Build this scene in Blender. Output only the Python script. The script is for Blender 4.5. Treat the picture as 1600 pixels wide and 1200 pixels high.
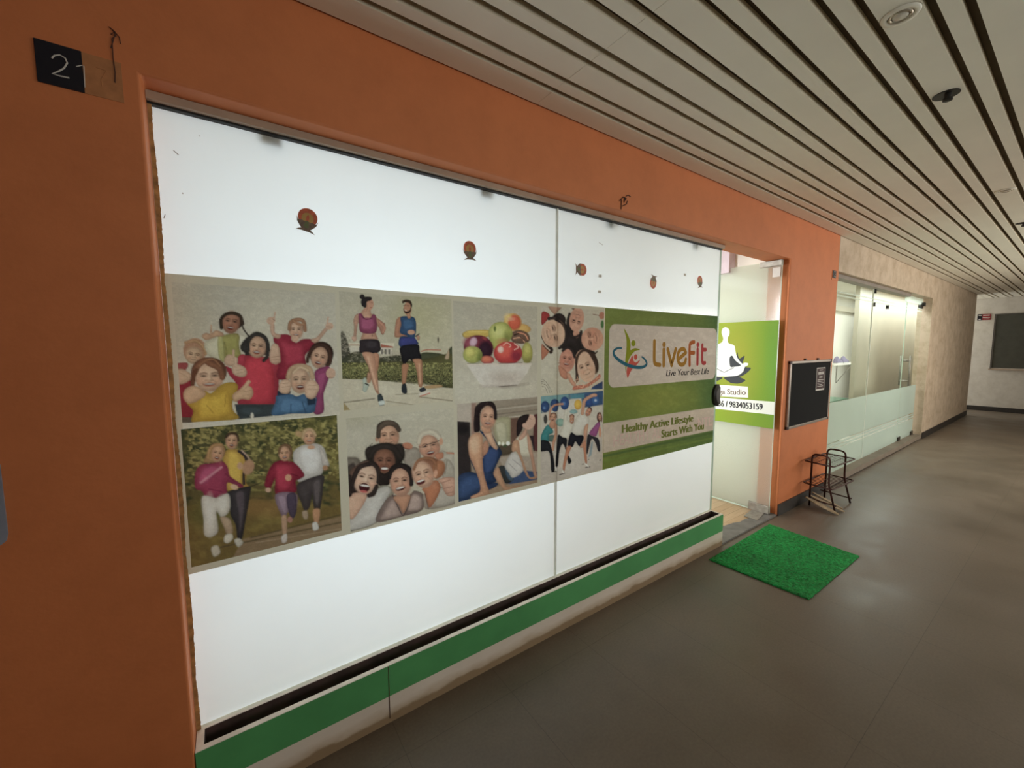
import bpy, bmesh, math, random
import numpy as np
from mathutils import Vector, Matrix

for _o in list(bpy.data.objects):
    bpy.data.objects.remove(_o)
scene = bpy.context.scene
col = scene.collection

# ---------------------------------------------------------------- camera
# x runs along the corridor, y into the shops, z up; the camera stands 1.6 m from the shop wall.
FPX, YAW, PITCH, ROLL, EYE = 635.266, 55.039, -5.094, -0.228, 1.579
_y, _p, _r = (math.radians(v) for v in (YAW, PITCH, ROLL))
_f = Vector((math.cos(_y)*math.cos(_p), math.sin(_y)*math.cos(_p), math.sin(_p)))
_rt = _f.cross(Vector((0, 0, 1))).normalized()
_up = _rt.cross(_f)
_R = _rt*math.cos(_r) + _up*math.sin(_r)
_U = -_rt*math.sin(_r) + _up*math.cos(_r)
cam_data = bpy.data.cameras.new('camera')
cam_data.sensor_width = 36
cam_data.lens = FPX*36/1600
cam_data.clip_start = .02
cam = bpy.data.objects.new('camera', cam_data)
col.objects.link(cam)
cam.matrix_world = Matrix(((_R.x, _U.x, -_f.x, 0), (_R.y, _U.y, -_f.y, 0), (_R.z, _U.z, -_f.z, EYE), (0, 0, 0, 1)))
scene.camera = cam

# ---------------------------------------------------------------- world, lights, exposure
scene.view_settings.view_transform = 'Standard'
scene.view_settings.look = 'None'
scene.view_settings.gamma = 1
scene.view_settings.use_curve_mapping = False
scene.view_settings.exposure = 0.0
world = bpy.data.worlds.new('world')
scene.world = world
world.use_nodes = True
world.node_tree.nodes['Background'].inputs[0].default_value = (.75, .85, 1, 1)
world.node_tree.nodes['Background'].inputs[1].default_value = .15


def area(name, loc, size, target, power, color=(1, 1, 1), spread=180):
    d = bpy.data.lights.new(name, 'AREA')
    d.shape = 'RECTANGLE'
    d.size, d.size_y = size
    d.energy = power
    d.color = color
    d.spread = math.radians(spread)
    o = bpy.data.objects.new(name, d)
    col.objects.link(o)
    o.location = loc
    o.rotation_euler = (Vector(target)-Vector(loc)).to_track_quat('-Z', 'Y').to_euler()
    return o


# daylight through the open side of the corridor (right of the camera, further along)
area('daylight_corridor', (7.9, -2.35, 1.75), (5.6, 1.4), (6.6, 2, 2.0), 150, (1, .945, .87))
area('corridor_fill_near', (1.6, -2.35, 1.8), (2.6, 1.2), (2.4, .5, 3.3), 24, (.92, 1, .99))  # unseen near fill lamp, tilted up to brighten the ceiling
# side passage at the far end
area('daylight_passage', (14.5, 4.2, 1.6), (1.1, 2.0), (14.5, 0, .9), 60, (.95, .98, 1))
# the fitness studio behind the frosted glass: two tall unseen lamps placed to backlight it, and a ceiling tube
area('studio_backlight', (.55, 3.0, 1.35), (1.1, 1.5), (.55, 0, 1.3), 26, (.84, .93, 1))
area('studio_backlight_right', (2.7, 3.4, 1.3), (1.0, 1.5), (2.7, 0, 1.3), 8, (.93, .93, 1))
area('studio_tube_light', (1.6, 3.2, 2.55), (3.4, .5), (1.6, 3.2, 0), 14, (.88, .94, 1))
area('studio_door_fill', (2.9, 3.5, 2.5), (.8, .8), (4.1, 2.3, .8), 16, (1, .96, .88))  # added unseen lamp that brightens the inner wall by the door
area('studio_leaf_fill', (.8, 2.75, 1.7), (.3, 1.3), (4.05, 2.3, 1.35), 13, (.97, .98, 1), 55)  # added unseen lamp with a narrow beam, brightens the open door leaf
# the neighbouring shop
area('shop_wall_fill', (9.6, 2.44, 1.35), (1.5, 1.6), (9.6, 3, 1.35), 9, (.95, 1, .98))  # added unseen lamp behind the partition, brightens the wall under the shelf
area('shop_front_fill', (10.6, 1.98, 2.5), (5.4, .25), (10.6, 2.3, 1.0), 58, (.90, .98, 1))  # added unseen lamp that brightens the front of the partition
area('shop_tube_light', (7.2, 2.55, 2.5), (2.4, .3), (7.2, 2.5, 0), 20, (.97, 1, .96))
area('shop_back_light', (10.0, 2.5, 2.45), (2.2, .25), (10.0, 2.75, 1.2), 9, (.94, 1, .99))


# ---------------------------------------------------------------- helpers
def lin(c):
    if isinstance(c, str):
        c = [int(c[i:i+2], 16) for i in (0, 2, 4)]
    r = []
    for v in c:
        v = v/255
        r.append(v/12.92 if v <= .04045 else ((v+.055)/1.055)**2.4)
    return r


def at(px, py, axis, val):
    """The point where the sight line through (px, py) meets a wall or floor plane."""
    d = _R*((px-800)/FPX) - _U*((py-600)/FPX) + _f
    v = val-EYE if axis == 2 else val
    p = d*(v/d[axis])
    return Vector((p.x, p.y, p.z+EYE))


def tag(o, label=None, cat=None, group=None, kind=None):
    if label: o['label'] = label
    if cat: o['category'] = cat
    if group: o['group'] = group
    if kind: o['kind'] = kind
    return o


def link(name, bm, mat, parent=None, smooth=False):
    me = bpy.data.meshes.new(name)
    bmesh.ops.recalc_face_normals(bm, faces=bm.faces)
    bm.to_mesh(me)
    bm.free()
    if smooth:
        for p in me.polygons:
            p.use_smooth = True
    for m in (mat if isinstance(mat, (list, tuple)) else [mat]):
        me.materials.append(m)
    o = bpy.data.objects.new(name, me)
    col.objects.link(o)
    if parent: o.parent = parent; o.matrix_parent_inverse = Matrix.Translation(-parent.location) if parent.type == 'EMPTY' else Matrix()
    return o


def empty(name, loc):
    o = bpy.data.objects.new(name, None)
    o.empty_display_size = .1
    o.location = loc
    col.objects.link(o)
    return o


def box(bm, x0, y0, z0, x1, y1, z1, mi=0):
    v = [bm.verts.new(p) for p in ((x0, y0, z0), (x1, y0, z0), (x1, y1, z0), (x0, y1, z0), (x0, y0, z1), (x1, y0, z1), (x1, y1, z1), (x0, y1, z1))]
    for f in ((0, 3, 2, 1), (4, 5, 6, 7), (0, 1, 5, 4), (1, 2, 6, 5), (2, 3, 7, 6), (3, 0, 4, 7)):
        bm.faces.new([v[i] for i in f]).material_index = mi
    return v


def boxes(*bs):
    bm = bmesh.new()
    for b in bs: box(bm, *b)
    return bm


def prism(pts, d):
    """Closed outline of 3D points pushed along the vector d."""
    bm = bmesh.new()
    a = [bm.verts.new(p) for p in pts]
    b = [bm.verts.new(Vector(p)+Vector(d)) for p in pts]
    bm.faces.new(a)
    bm.faces.new(b[::-1])
    n = len(a)
    for i in range(n):
        bm.faces.new((a[i], b[i], b[(i+1) % n], a[(i+1) % n]))
    return bm


def tube(bm, pts, r, seg=8, round_=0.0):
    pts = [Vector(p) for p in pts]
    if round_:
        q = [pts[0]]
        for i in range(1, len(pts)-1):
            a, b, c = pts[i-1], pts[i], pts[i+1]
            ra = min(round_, (a-b).length*.45, (c-b).length*.45)
            p0 = b+(a-b).normalized()*ra
            p1 = b+(c-b).normalized()*ra
            for k in range(5):
                t = k/4
                q.append(p0*(1-t)**2+b*2*t*(1-t)+p1*t*t)
        q.append(pts[-1])
        pts = q
    rings = []
    n = Vector((0, 0, 1))
    for i, p in enumerate(pts):
        d = (pts[min(i+1, len(pts)-1)]-pts[max(i-1, 0)]).normalized()
        n = n-d*n.dot(d)
        if n.length < .01:
            n = Vector((1, 0, 0))-d*d.x
            if n.length < .01: n = Vector((0, 1, 0))
        n.normalize()
        b = d.cross(n)
        rings.append([bm.verts.new(p+(n*math.cos(2*math.pi*k/seg)+b*math.sin(2*math.pi*k/seg))*r) for k in range(seg)])
    for a, b in zip(rings, rings[1:]):
        for k in range(seg):
            bm.faces.new((a[k], a[(k+1) % seg], b[(k+1) % seg], b[k]))
    bm.faces.new(rings[0][::-1])
    bm.faces.new(rings[-1])


def lathe(bm, prof, c, axis='z', seg=32):
    """prof: (radius, height) pairs turned about the axis through c."""
    rings = []
    for r, h in prof:
        ring = []
        for k in range(seg):
            a = 2*math.pi*k/seg
            u, v = r*math.cos(a), r*math.sin(a)
            p = (u, v, h) if axis == 'z' else (u, h, v) if axis == 'y' else (h, u, v)
            ring.append(bm.verts.new(Vector(c)+Vector(p)))
        rings.append(ring)
    for a, b in zip(rings, rings[1:]):
        for k in range(seg):
            bm.faces.new((a[k], a[(k+1) % seg], b[(k+1) % seg], b[k]))
    bm.faces.new(rings[0][::-1])
    bm.faces.new(rings[-1])


def bevel(o, w=.004, seg=2):
    m = o.modifiers.new('bevel', 'BEVEL')
    m.width = w
    m.segments = seg
    m.limit_method = 'ANGLE'
    return o


class Mat:
    def __init__(s, name):
        s.m = bpy.data.materials.new(name)
        s.m.use_nodes = True
        s.nt = s.m.node_tree
        s.b = s.nt.nodes['Principled BSDF']

    def n(s, t, **kw):
        n = s.nt.nodes.new(t)
        for k, v in kw.items():
            if k in n.inputs: n.inputs[k].default_value = v
            else: setattr(n, k, v)
        return n

    def l(s, a, b): s.nt.links.new(a, b)

    def noise(s, scale, detail=4, stretch=(1, 1, 1), rough=.55):
        tc = s.n('ShaderNodeTexCoord')
        mp = s.n('ShaderNodeMapping')
        mp.inputs['Scale'].default_value = stretch
        s.l(tc.outputs['Object'], mp.inputs[0])
        nz = s.n('ShaderNodeTexNoise')
        nz.inputs['Scale'].default_value = scale
        nz.inputs['Detail'].default_value = detail
        nz.inputs['Roughness'].default_value = rough
        s.l(mp.outputs[0], nz.inputs['Vector'])
        return nz.outputs['Fac']

    def ramp(s, fac, stops):
        r = s.n('ShaderNodeValToRGB')
        e = r.color_ramp.elements
        while len(e) < len(stops): e.new(.5)
        for el, (p, c) in zip(e, stops):
            el.position = p
            el.color = (*lin(c), 1) if isinstance(c, str) else (*c, 1)
        s.l(fac, r.inputs[0])
        return r.outputs[0]

    def mix(s, fac, a, b, blend='MIX'):
        m = s.n('ShaderNodeMix', data_type='RGBA', blend_type=blend)
        for k, v in ((0, fac), (6, a), (7, b)):
            if isinstance(v, (int, float)): m.inputs[k].default_value = v
            elif isinstance(v, (list, tuple)): m.inputs[k].default_value = (*v, 1)
            else: s.l(v, m.inputs[k])
        return m.outputs[2]

    def bump(s, fac, strength, dist=.01):
        b = s.n('ShaderNodeBump')
        b.inputs['Strength'].default_value = strength
        b.inputs['Distance'].default_value = dist
        s.l(fac, b.inputs['Height'])
        s.l(b.outputs[0], s.b.inputs['Normal'])


def simple(name, c, rough=.6, metal=0, var=.12, scale=8, bump=0, stretch=(1, 1, 1)):
    m = Mat(name)
    a = lin(c)
    f = m.noise(scale, stretch=stretch)
    m.l(m.ramp(f, [(.3, [v*(1-var) for v in a]), (.7, [min(1, v*(1+var)) for v in a])]), m.b.inputs['Base Color'])
    m.b.inputs['Roughness'].default_value = rough
    m.b.inputs['Metallic'].default_value = metal
    if bump: m.bump(f, bump)
    return m.m


# ---------------------------------------------------------------- materials
def make_paint(name, c, dark, stain=.25):
    m = Mat(name)
    a, d = lin(c), lin(dark)
    big = m.ramp(m.noise(1.3, 5), [(.35, [v*.93 for v in a]), (.65, a)])
    sm = m.ramp(m.noise(5, 8, rough=.7), [(.42, (1, 1, 1)), (.75, [1-stain*(1-x/y) for x, y in zip(d, a)])])
    m.l(m.mix(1.0, big, sm, 'MULTIPLY'), m.b.inputs['Base Color'])
    m.b.inputs['Roughness'].default_value = .62
    m.bump(m.noise(60, 6), .12, .004)
    return m.m


M = {}
M['orange'] = make_paint('orange_wall_paint', 'd67e4a', 'a85c30', .3)
M['white_wall'] = make_paint('dirty_white_wall_paint', 'cdbaa2', '98805f', .8)
M['far_wall'] = make_paint('grey_white_wall_paint', 'd6d0c4', 'a59a88', .5)
M['inner_wall'] = make_paint('cream_interior_paint', 'eeeade', 'd8cfc0', .1)
M['lilac'] = simple('pale_lilac_paint', 'd9cbd2', .6)
M['skirting'] = simple('dark_stone_skirting', '2f2b27', .5, var=.25, scale=20)
M['ceiling_panel'] = simple('beige_ceiling_panel', 'efead8', .5, var=.03, scale=3)
M['void'] = simple('ceiling_void', '6b5f4c', .9)
M['panel_edge'] = simple('ceiling_panel_edge', 'd8cdb4', .7)
M['header'] = simple('grey_brown_header_channel', 'b39c86', .5, var=.15, scale=6)
M['shop_header'] = simple('grey_shop_header', '8f857a', .5)
M['shop_sill'] = simple('worn_brown_stone_sill', '84786a', .6, var=.15, scale=5)
M['gasket'] = simple('black_gasket', '15140f', .6)
M['sealant'] = simple('yellowed_sealant', 'a87f4c', .7, var=.4, scale=40)
M['steel'] = simple('brushed_steel', '9a958a', .4, .6, var=.2, scale=30)
M['dark_metal'] = simple('dark_metal_fitting', '3a3835', .4, .6)
M['wood_floor'] = None
M['sill_stone'] = simple('grey_slate_sill', '76746f', .6, var=.2, scale=14, bump=.2)
M['planter_white'] = None
M['planter_green'] = simple('green_painted_band', '55a262', .55, var=.12, scale=4)
M['planter_green_end'] = M['planter_green']
M['planter_inside'] = simple('dark_maroon_planter_lining', '4a3432', .7, var=.35, scale=12)
M['rim'] = simple('planter_cream_rim', 'f0e6d8', .6, var=.15, scale=12)
M['board_felt'] = simple('black_notice_board_felt', '0b0d0e', 1, var=.2, scale=200)
M['board_frame'] = simple('aluminium_board_frame', 'a39a90', .4, .7)
M['corner'] = simple('dark_plastic_corner', '3a2420', .5)
M['rack'] = simple('rusty_brown_rack_wire', '43241c', .55, .3, var=.35, scale=40)
M['slat'] = simple('pale_bamboo_slat', 'a08c6c', .6, var=.3, scale=20)
M['frame_dark'] = simple('dark_window_frame', '57514a', .5)
M['far_glass'] = simple('dark_grey_window_glass', '4c4e46', .25, var=.1)
M['number_black'] = simple('navy_black_number_plate', '0d0f1c', .4)
M['number_white'] = simple('faded_white_digit', 'cfc9bf', .6)
M['ghost_tan'] = simple('tan_glue_mark', 'b5784a', .7, var=.15, scale=30)
M['grime'] = simple('dark_grime', '4f3024', .8, var=.3, scale=60)
M['blue_sheet'] = simple('grey_blue_plastic_sheet', '8f93a0', .4)
M['bakelite'] = simple('dark_bakelite', '1d1813', .4)
M['chrome'] = simple('downlight_chrome', 'b8ad97', .3, .5)
M['bulb'] = simple('unlit_lamp_glass', 'ddd6c4', .2)
M['paper'] = simple('white_paper', 'd8d4cc', .7)
M['maroon_print'] = simple('maroon_note_print', '3a1d18', .7)
M['red'] = simple('red_exit_sign_face', '8a2a2c', .5)
M['green_glass'] = simple('green_glass_edge', '3f7a5e', .2)
M['lilac_shoe'] = simple('lilac_grey_mesh_shoe', '8f87a0', .7, var=.4, scale=60)
M['shoe_sole'] = simple('white_shoe_sole', 'd9d6d6', .6)
M['partition'] = simple('beige_partition_board', 'b5ac99', .6, var=.06, scale=2)
M['sticker_orange'] = simple('orange_brown_sticker_disc', 'c8623f', .5, var=.25, scale=60)
M['sticker_gold'] = simple('golden_sticker_centre', 'c09650', .5)
M['sticker_dark'] = simple('dark_brown_sticker_bowl', '7a6350', .5, var=.3, scale=90)
M['sticker_green'] = simple('olive_sticker_figure', '6d7246', .5)


def mat_planter():
    m = Mat('stained_cream_planter_plaster')
    tc = m.n('ShaderNodeTexCoord')
    sep = m.n('ShaderNodeSeparateXYZ')
    m.l(tc.outputs['Object'], sep.inputs[0])
    nz = m.noise(7, 6, (1, 1, 2.5))
    ad = m.n('ShaderNodeMath', operation='MULTIPLY_ADD')
    m.l(nz, ad.inputs[0]); ad.inputs[1].default_value = -.06; m.l(sep.outputs[2], ad.inputs[2])
    dirt = m.ramp(ad.outputs[0], [(.0, (.42, .33, .22)), (.012, (.75, .68, .58)), (.05, (1, 1, 1))])
    base = m.ramp(m.noise(3, 5), [(.3, 'e0d2c2'), (.7, 'ece0d2')])
    m.l(m.mix(1, base, dirt, 'MULTIPLY'), m.b.inputs['Base Color'])
    m.b.inputs['Roughness'].default_value = .6
    m.bump(m.noise(30, 6), .2, .004)
    return m.m


def mat_wood():
    m = Mat('pale_oak_laminate')
    tc = m.n('ShaderNodeTexCoord')
    br = m.n('ShaderNodeTexBrick')
    br.inputs['Scale'].default_value = 1
    br.inputs['Brick Width'].default_value = .9
    br.inputs['Row Height'].default_value = .075
    br.inputs['Mortar Size'].default_value = .0012
    br.inputs['Color1'].default_value = (*lin('c9aa84'), 1)
    br.inputs['Color2'].default_value = (*lin('dcc3a0'), 1)
    br.inputs['Mortar'].default_value = (*lin('8a6a4a'), 1)
    m.l(tc.outputs['Object'], br.inputs['Vector'])
    g = m.ramp(m.noise(6, 6, (1, 14, 1)), [(.3, (.82, .78, .72)), (.7, (1, 1, 1))])
    m.l(m.mix(1, br.outputs[0], g, 'MULTIPLY'), m.b.inputs['Base Color'])
    m.b.inputs['Roughness'].default_value = .4
    return m.m


def mat_floor():
    m = Mat('grey_brown_stone_floor')
    tc = m.n('ShaderNodeTexCoord')
    mp = m.n('ShaderNodeMapping')
    mp.inputs['Location'].default_value = (-.49, -.43, 0)
    m.l(tc.outputs['Object'], mp.inputs[0])
    br = m.n('ShaderNodeTexBrick')
    br.offset = 0
    br.inputs['Scale'].default_value = 1
    br.inputs['Brick Width'].default_value = .5
    br.inputs['Row Height'].default_value = 1.0
    br.inputs['Mortar Size'].default_value = .0016
    br.inputs['Mortar Smooth'].default_value = .6
    br.inputs['Color1'].default_value = (*lin('74695c'), 1)
    br.inputs['Color2'].default_value = (*lin('716659'), 1)
    br.inputs['Mortar'].default_value = (*lin('5c5348'), 1)
    m.l(mp.outputs[0], br.inputs['Vector'])
    big = m.ramp(m.noise(1.1, 6, rough=.6), [(.32, (.70, .67, .62)), (.68, (1.10, 1.06, 1.02))])
    fine = m.ramp(m.noise(90, 3), [(.3, (.9, .9, .9)), (.7, (1.08, 1.08, 1.08))])
    c = m.mix(1, m.mix(1, br.outputs[0], big, 'MULTIPLY'), fine, 'MULTIPLY')
    m.l(c, m.b.inputs['Base Color'])
    r = m.ramp(m.noise(2.2, 5), [(.3, (.33, .33, .33)), (.7, (.53, .53, .53))])
    m.l(r, m.b.inputs['Roughness'])
    m.bump(m.noise(45, 5), .06, .004)
    return m.m


def mat_mat():
    m = Mat('green_artificial_grass')
    a = m.noise(55, 4, rough=.8)
    big = m.noise(6, 3)
    c1 = m.ramp(a, [(.32, '065a22'), (.5, '0c9c40'), (.72, '28cf6c')])
    c2 = m.ramp(big, [(.3, (.8, .8, .8)), (.7, (1.1, 1.1, 1.1))])
    m.l(m.mix(1, c1, c2, 'MULTIPLY'), m.b.inputs['Base Color'])
    m.b.inputs['Roughness'].default_value = .8
    m.bump(a, 1, .02)
    return m.m


def mat_clear(name, tint=(.96, .99, .97), gloss=.03):
    m = Mat(name)
    t = m.n('ShaderNodeBsdfTransparent')
    t.inputs[0].default_value = (*tint, 1)
    g = m.n('ShaderNodeBsdfGlossy')
    g.inputs['Roughness'].default_value = .12
    mx = m.n('ShaderNodeMixShader')
    mx.inputs[0].default_value = gloss
    m.l(t.outputs[0], mx.inputs[1]); m.l(g.outputs[0], mx.inputs[2])
    m.l(mx.outputs[0], m.nt.nodes['Material Output'].inputs[0])
    return m.m


def mat_frost(name, c, clear=0.0, trans=.7):
    """Frosted film: scatters the light that falls on it from behind and a little from the front."""
    m = Mat(name)
    f = m.ramp(m.noise(2.2, 4), [(.3, [v*.96 for v in lin(c)]), (.7, lin(c))])
    d = m.n('ShaderNodeBsdfDiffuse'); m.l(f, d.inputs[0])
    t = m.n('ShaderNodeBsdfTranslucent'); m.l(f, t.inputs[0])
    mx = m.n('ShaderNodeMixShader'); mx.inputs[0].default_value = trans
    m.l(d.outputs[0], mx.inputs[1]); m.l(t.outputs[0], mx.inputs[2])
    out = mx
    if clear:
        tr = m.n('ShaderNodeBsdfTransparent')
        out = m.n('ShaderNodeMixShader'); out.inputs[0].default_value = clear
        m.l(mx.outputs[0], out.inputs[1]); m.l(tr.outputs[0], out.inputs[2])
    m.l(out.outputs[0], m.nt.nodes['Material Output'].inputs[0])
    return m.m


def mat_print(name, trans=.4, grain=.06):
    """Printed vinyl: the ink colours come from the sheet's own point colours."""
    m = Mat(name)
    at_ = m.n('ShaderNodeAttribute'); at_.attribute_name = 'ink'
    g = m.ramp(m.noise(260, 2), [(.3, (1-grain,)*3), (.7, (1+grain,)*3)])
    c = m.mix(1, at_.outputs['Color'], g, 'MULTIPLY')
    d = m.n('ShaderNodeBsdfDiffuse'); m.l(c, d.inputs[0])
    t = m.n('ShaderNodeBsdfTranslucent'); m.l(c, t.inputs[0])
    mx = m.n('ShaderNodeMixShader'); mx.inputs[0].default_value = trans
    m.l(d.outputs[0], mx.inputs[1]); m.l(t.outputs[0], mx.inputs[2])
    m.l(mx.outputs[0], m.nt.nodes['Material Output'].inputs[0])
    return m.m


def ink(name, c, gain=1.0, trans=.0):
    m = Mat(name)
    a = [min(.9, v*gain) for v in lin(c)]
    g = m.ramp(m.noise(200, 2), [(.3, [v*.95 for v in a]), (.7, a)])
    d = m.n('ShaderNodeBsdfDiffuse'); m.l(g, d.inputs[0])
    t = m.n('ShaderNodeBsdfTranslucent'); m.l(g, t.inputs[0])
    mx = m.n('ShaderNodeMixShader'); mx.inputs[0].default_value = trans
    m.l(d.outputs[0], mx.inputs[1]); m.l(t.outputs[0], mx.inputs[2])
    m.l(mx.outputs[0], m.nt.nodes['Material Output'].inputs[0])
    return m.m


M['planter_white'] = mat_planter()
M['wood_floor'] = mat_wood()
M['floor'] = mat_floor()
M['mat'] = mat_mat()
M['clear'] = mat_clear('clear_glass')
M['clear_edge'] = simple('greenish_glass_edge', 'cfe0cf', .2)
M['frost'] = mat_frost('frosted_white_film', 'eef1f8', 0, .72)
M['frost_door'] = mat_frost('light_frosted_door_film', 'f4f2ea', .42, .55)
M['frost_shop'] = mat_frost('pale_green_frosted_band', 'c9d6cf', .12, .6)
M['frost_line'] = mat_frost('thin_frosted_line', 'dfe8df', .3, .6)
M['joint'] = simple('white_silicone_joint', 'f4f2e8', .4)
PRINT_GAIN = 2.05
M['print'] = mat_print('printed_vinyl')


def strokes(paths, r):
    bm = bmesh.new()
    for p in paths: tube(bm, p, r, 6)
    return bm
# ---------------------------------------------------------------- printed pictures
# Each picture is a fine grid mesh whose point colours hold the print; the shapes below are
# the printed shapes, given as (x, y) on the sheet in the units of the frame named first.
ART = {}
ART['kids'] = (260, 460, 5.714, (268, 441), (531, 648), '''
g 958f7e 9d9684 a8a08c a39a86
s 968c70 .5 200 120 250 240 420 0
s b0a78e .5 150 900 250 200 200 0
p 7c3a38 4 80 620 185 610 190 650 150 690 85 680
p 6f2028 4 95 790 240 780 260 1100 110 1100
q 4d4438 3 115 1095 245 1100 245 1150 118 1162
e 9a7a5e 4 255 500 105 110 10
h b49a7a 245 545 75 75 8 1
l a2845e 26 6 170 430 260 415 320 460 350 530
l 7c6040 6 4 250 420 300 450 345 520
p b59c7e 4 80 680 150 668 225 715 230 750 150 800 85 790
l 8a7056 4 4 120 700 190 745 130 780
p a8a184 4 400 400 470 370 520 480 530 600 440 590 360 520 340 440
p b0a890 4 610 350 700 370 720 420 660 480 620 440
p 807a42 4 480 380 640 350 650 470 660 560 520 570 500 460
l 5f5c30 5 5 520 430 540 520 525 560
p 8f8a56 4 460 390 500 380 520 590 470 560
e 2e2620 3 580 240 105 80 8
l 2e2620 14 3 670 250 690 310 735 372
h 9a7058 578 250 78 100 8 3
l 32281f 30 4 492 300 485 230 530 178 600 168 660 195 682 262
p a98a6c 3 315 375 345 345 400 350 440 320 500 340 510 372 440 380 360 408
l a98a6c 16 3 395 360 400 310 400 275
e 2e2a26 5 790 480 90 150 10
p 2c2926 4 660 460 720 380 800 345 860 350 900 420 890 540 700 520
p 8c2a36 4 660 560 740 545 900 560 1000 560 1010 700 970 1000 800 1005 640 980 620 800 560 720 530 640 600 660
p a02b37 8 720 580 900 580 960 720 940 960 760 970 690 800
h b79679 810 470 78 95 4 3
l 2c2926 32 4 730 500 735 420 790 360 870 375 905 440 905 540 870 590
p 8c2a36 4 640 560 700 540 690 660 640 680
q 2e3435 4 610 980 965 980 950 1085 800 1100 640 1115
s 3c4547 .6 10 760 1040 90 30 0
p b59a7e 3 515 590 545 540 600 545 640 600 590 640 530 630
l b59a7e 22 3 600 560 600 500
p bda286 3 590 640 620 620 700 650 718 710 680 740 610 720 585 680
l bda286 30 3 620 640 620 575
l 8a7056 4 3 620 680 690 665
l 8a7056 4 3 630 705 700 690
e 5d3c2a 5 380 690 160 130 0
h c4a283 383 740 125 128 -2 2
l 6a4630 52 5 250 700 280 640 340 590 390 620 470 660 500 740
l 7a5338 18 5 290 640 350 590 420 580 480 640
l 543523 40 5 235 800 240 730 265 680
p 9d7c24 4 180 960 260 900 340 860 400 880 500 800 600 785 640 830 590 960 600 1040 630 1115 250 1150 240 1040
p b08a26 8 300 930 420 900 540 850 570 960 560 1080 300 1110
l 7c601c 6 6 360 990 420 1060
l 7c601c 6 6 530 900 520 1000
p bb9b78 4 165 850 250 815 345 870 330 920 210 975 155 930
l 8a6c50 5 4 200 970 270 960
p bb9b78 3 590 900 650 850 700 810 760 830 775 890 740 940 670 935 610 960
l bb9b78 34 3 690 840 735 780
l 8a6c50 4 3 680 870 760 855
l 8a6c50 4 3 680 905 765 890
o 743 0
p 7a2030 4 210 395 290 355 370 370 410 430 470 400 550 400 600 440 500 540 500 640 380 700 330 760 240 740 270 560
p 8c2a3a 10 280 420 380 440 480 450 470 600 330 640 300 540
p b4957c 3 185 270 220 265 225 340 275 360 270 390 230 390 190 350
e b4957c 3 190 235 38 34 -10
l b4957c 14 3 215 225 228 160
l 6b5040 4 3 200 215 225 235
p b4957c 3 550 400 600 380 660 310 690 290 700 310 640 390 600 435 560 425
e b4957c 3 712 283 36 32 0
l b4957c 14 3 690 270 702 205
l 6b5040 4 3 690 290 735 292
h bb997e 415 320 62 82 0 2
l 7c5a42 34 4 355 310 365 250 420 225 480 240 495 320
l 8a6448 20 5 390 235 440 270 480 265
e b4957c 4 405 395 34 30 0
l b4957c 54 4 225 470 232 600
p b99b80 3 180 520 200 450 240 440 265 480 275 560 270 610 190 610
l 7c5f48 4 3 195 560 270 550
l 7c5f48 4 3 195 585 270 580
e 32241e 5 640 530 110 110 10
h b99478 622 565 72 95 14 3
l 3a2820 30 4 515 600 530 530 590 465 660 455 710 500 722 600 690 640
p 70304e 4 580 690 700 640 720 700 680 830 660 900 660 1050 570 1055 600 850
p 803a58 8 610 720 680 700 660 820 630 900 610 800
e b4957c 3 725 705 42 48 0
l 5a3a30 4 3 690 745 755 740
p 38536b 4 245 900 370 890 420 910 490 890 560 960 600 920 590 1000 560 1058 380 1065 200 1078 230 960
p 42617c 8 300 930 440 940 520 980 480 1040 280 1050
l 27394c 8 4 370 980 365 1060
l 27394c 8 4 470 960 500 1050
q 202b38 4 250 860 370 865 360 890 245 905
q 202b38 4 510 920 590 900 585 980 520 990
h bb9a7d 450 770 88 115 -2 3
l a89070 44 5 345 740 370 670 440 640 530 660 560 740
l bca583 24 5 390 700 450 650 520 680
p c0a184 3 260 830 285 770 345 760 375 800 350 880 280 880
p c0a184 3 500 790 560 760 610 800 620 850 570 930 510 920 490 860
l 8e7058 4 3 285 800 350 790
l 8e7058 4 3 285 830 360 820
l 8e7058 4 3 530 810 600 815
l 8e7058 4 3 520 845 600 850
o 0 0
e b0a894 3 765 1085 14 28 0
q b0a894 2 60 1152 1560 1072 1560 1300 60 1300
''')
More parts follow.
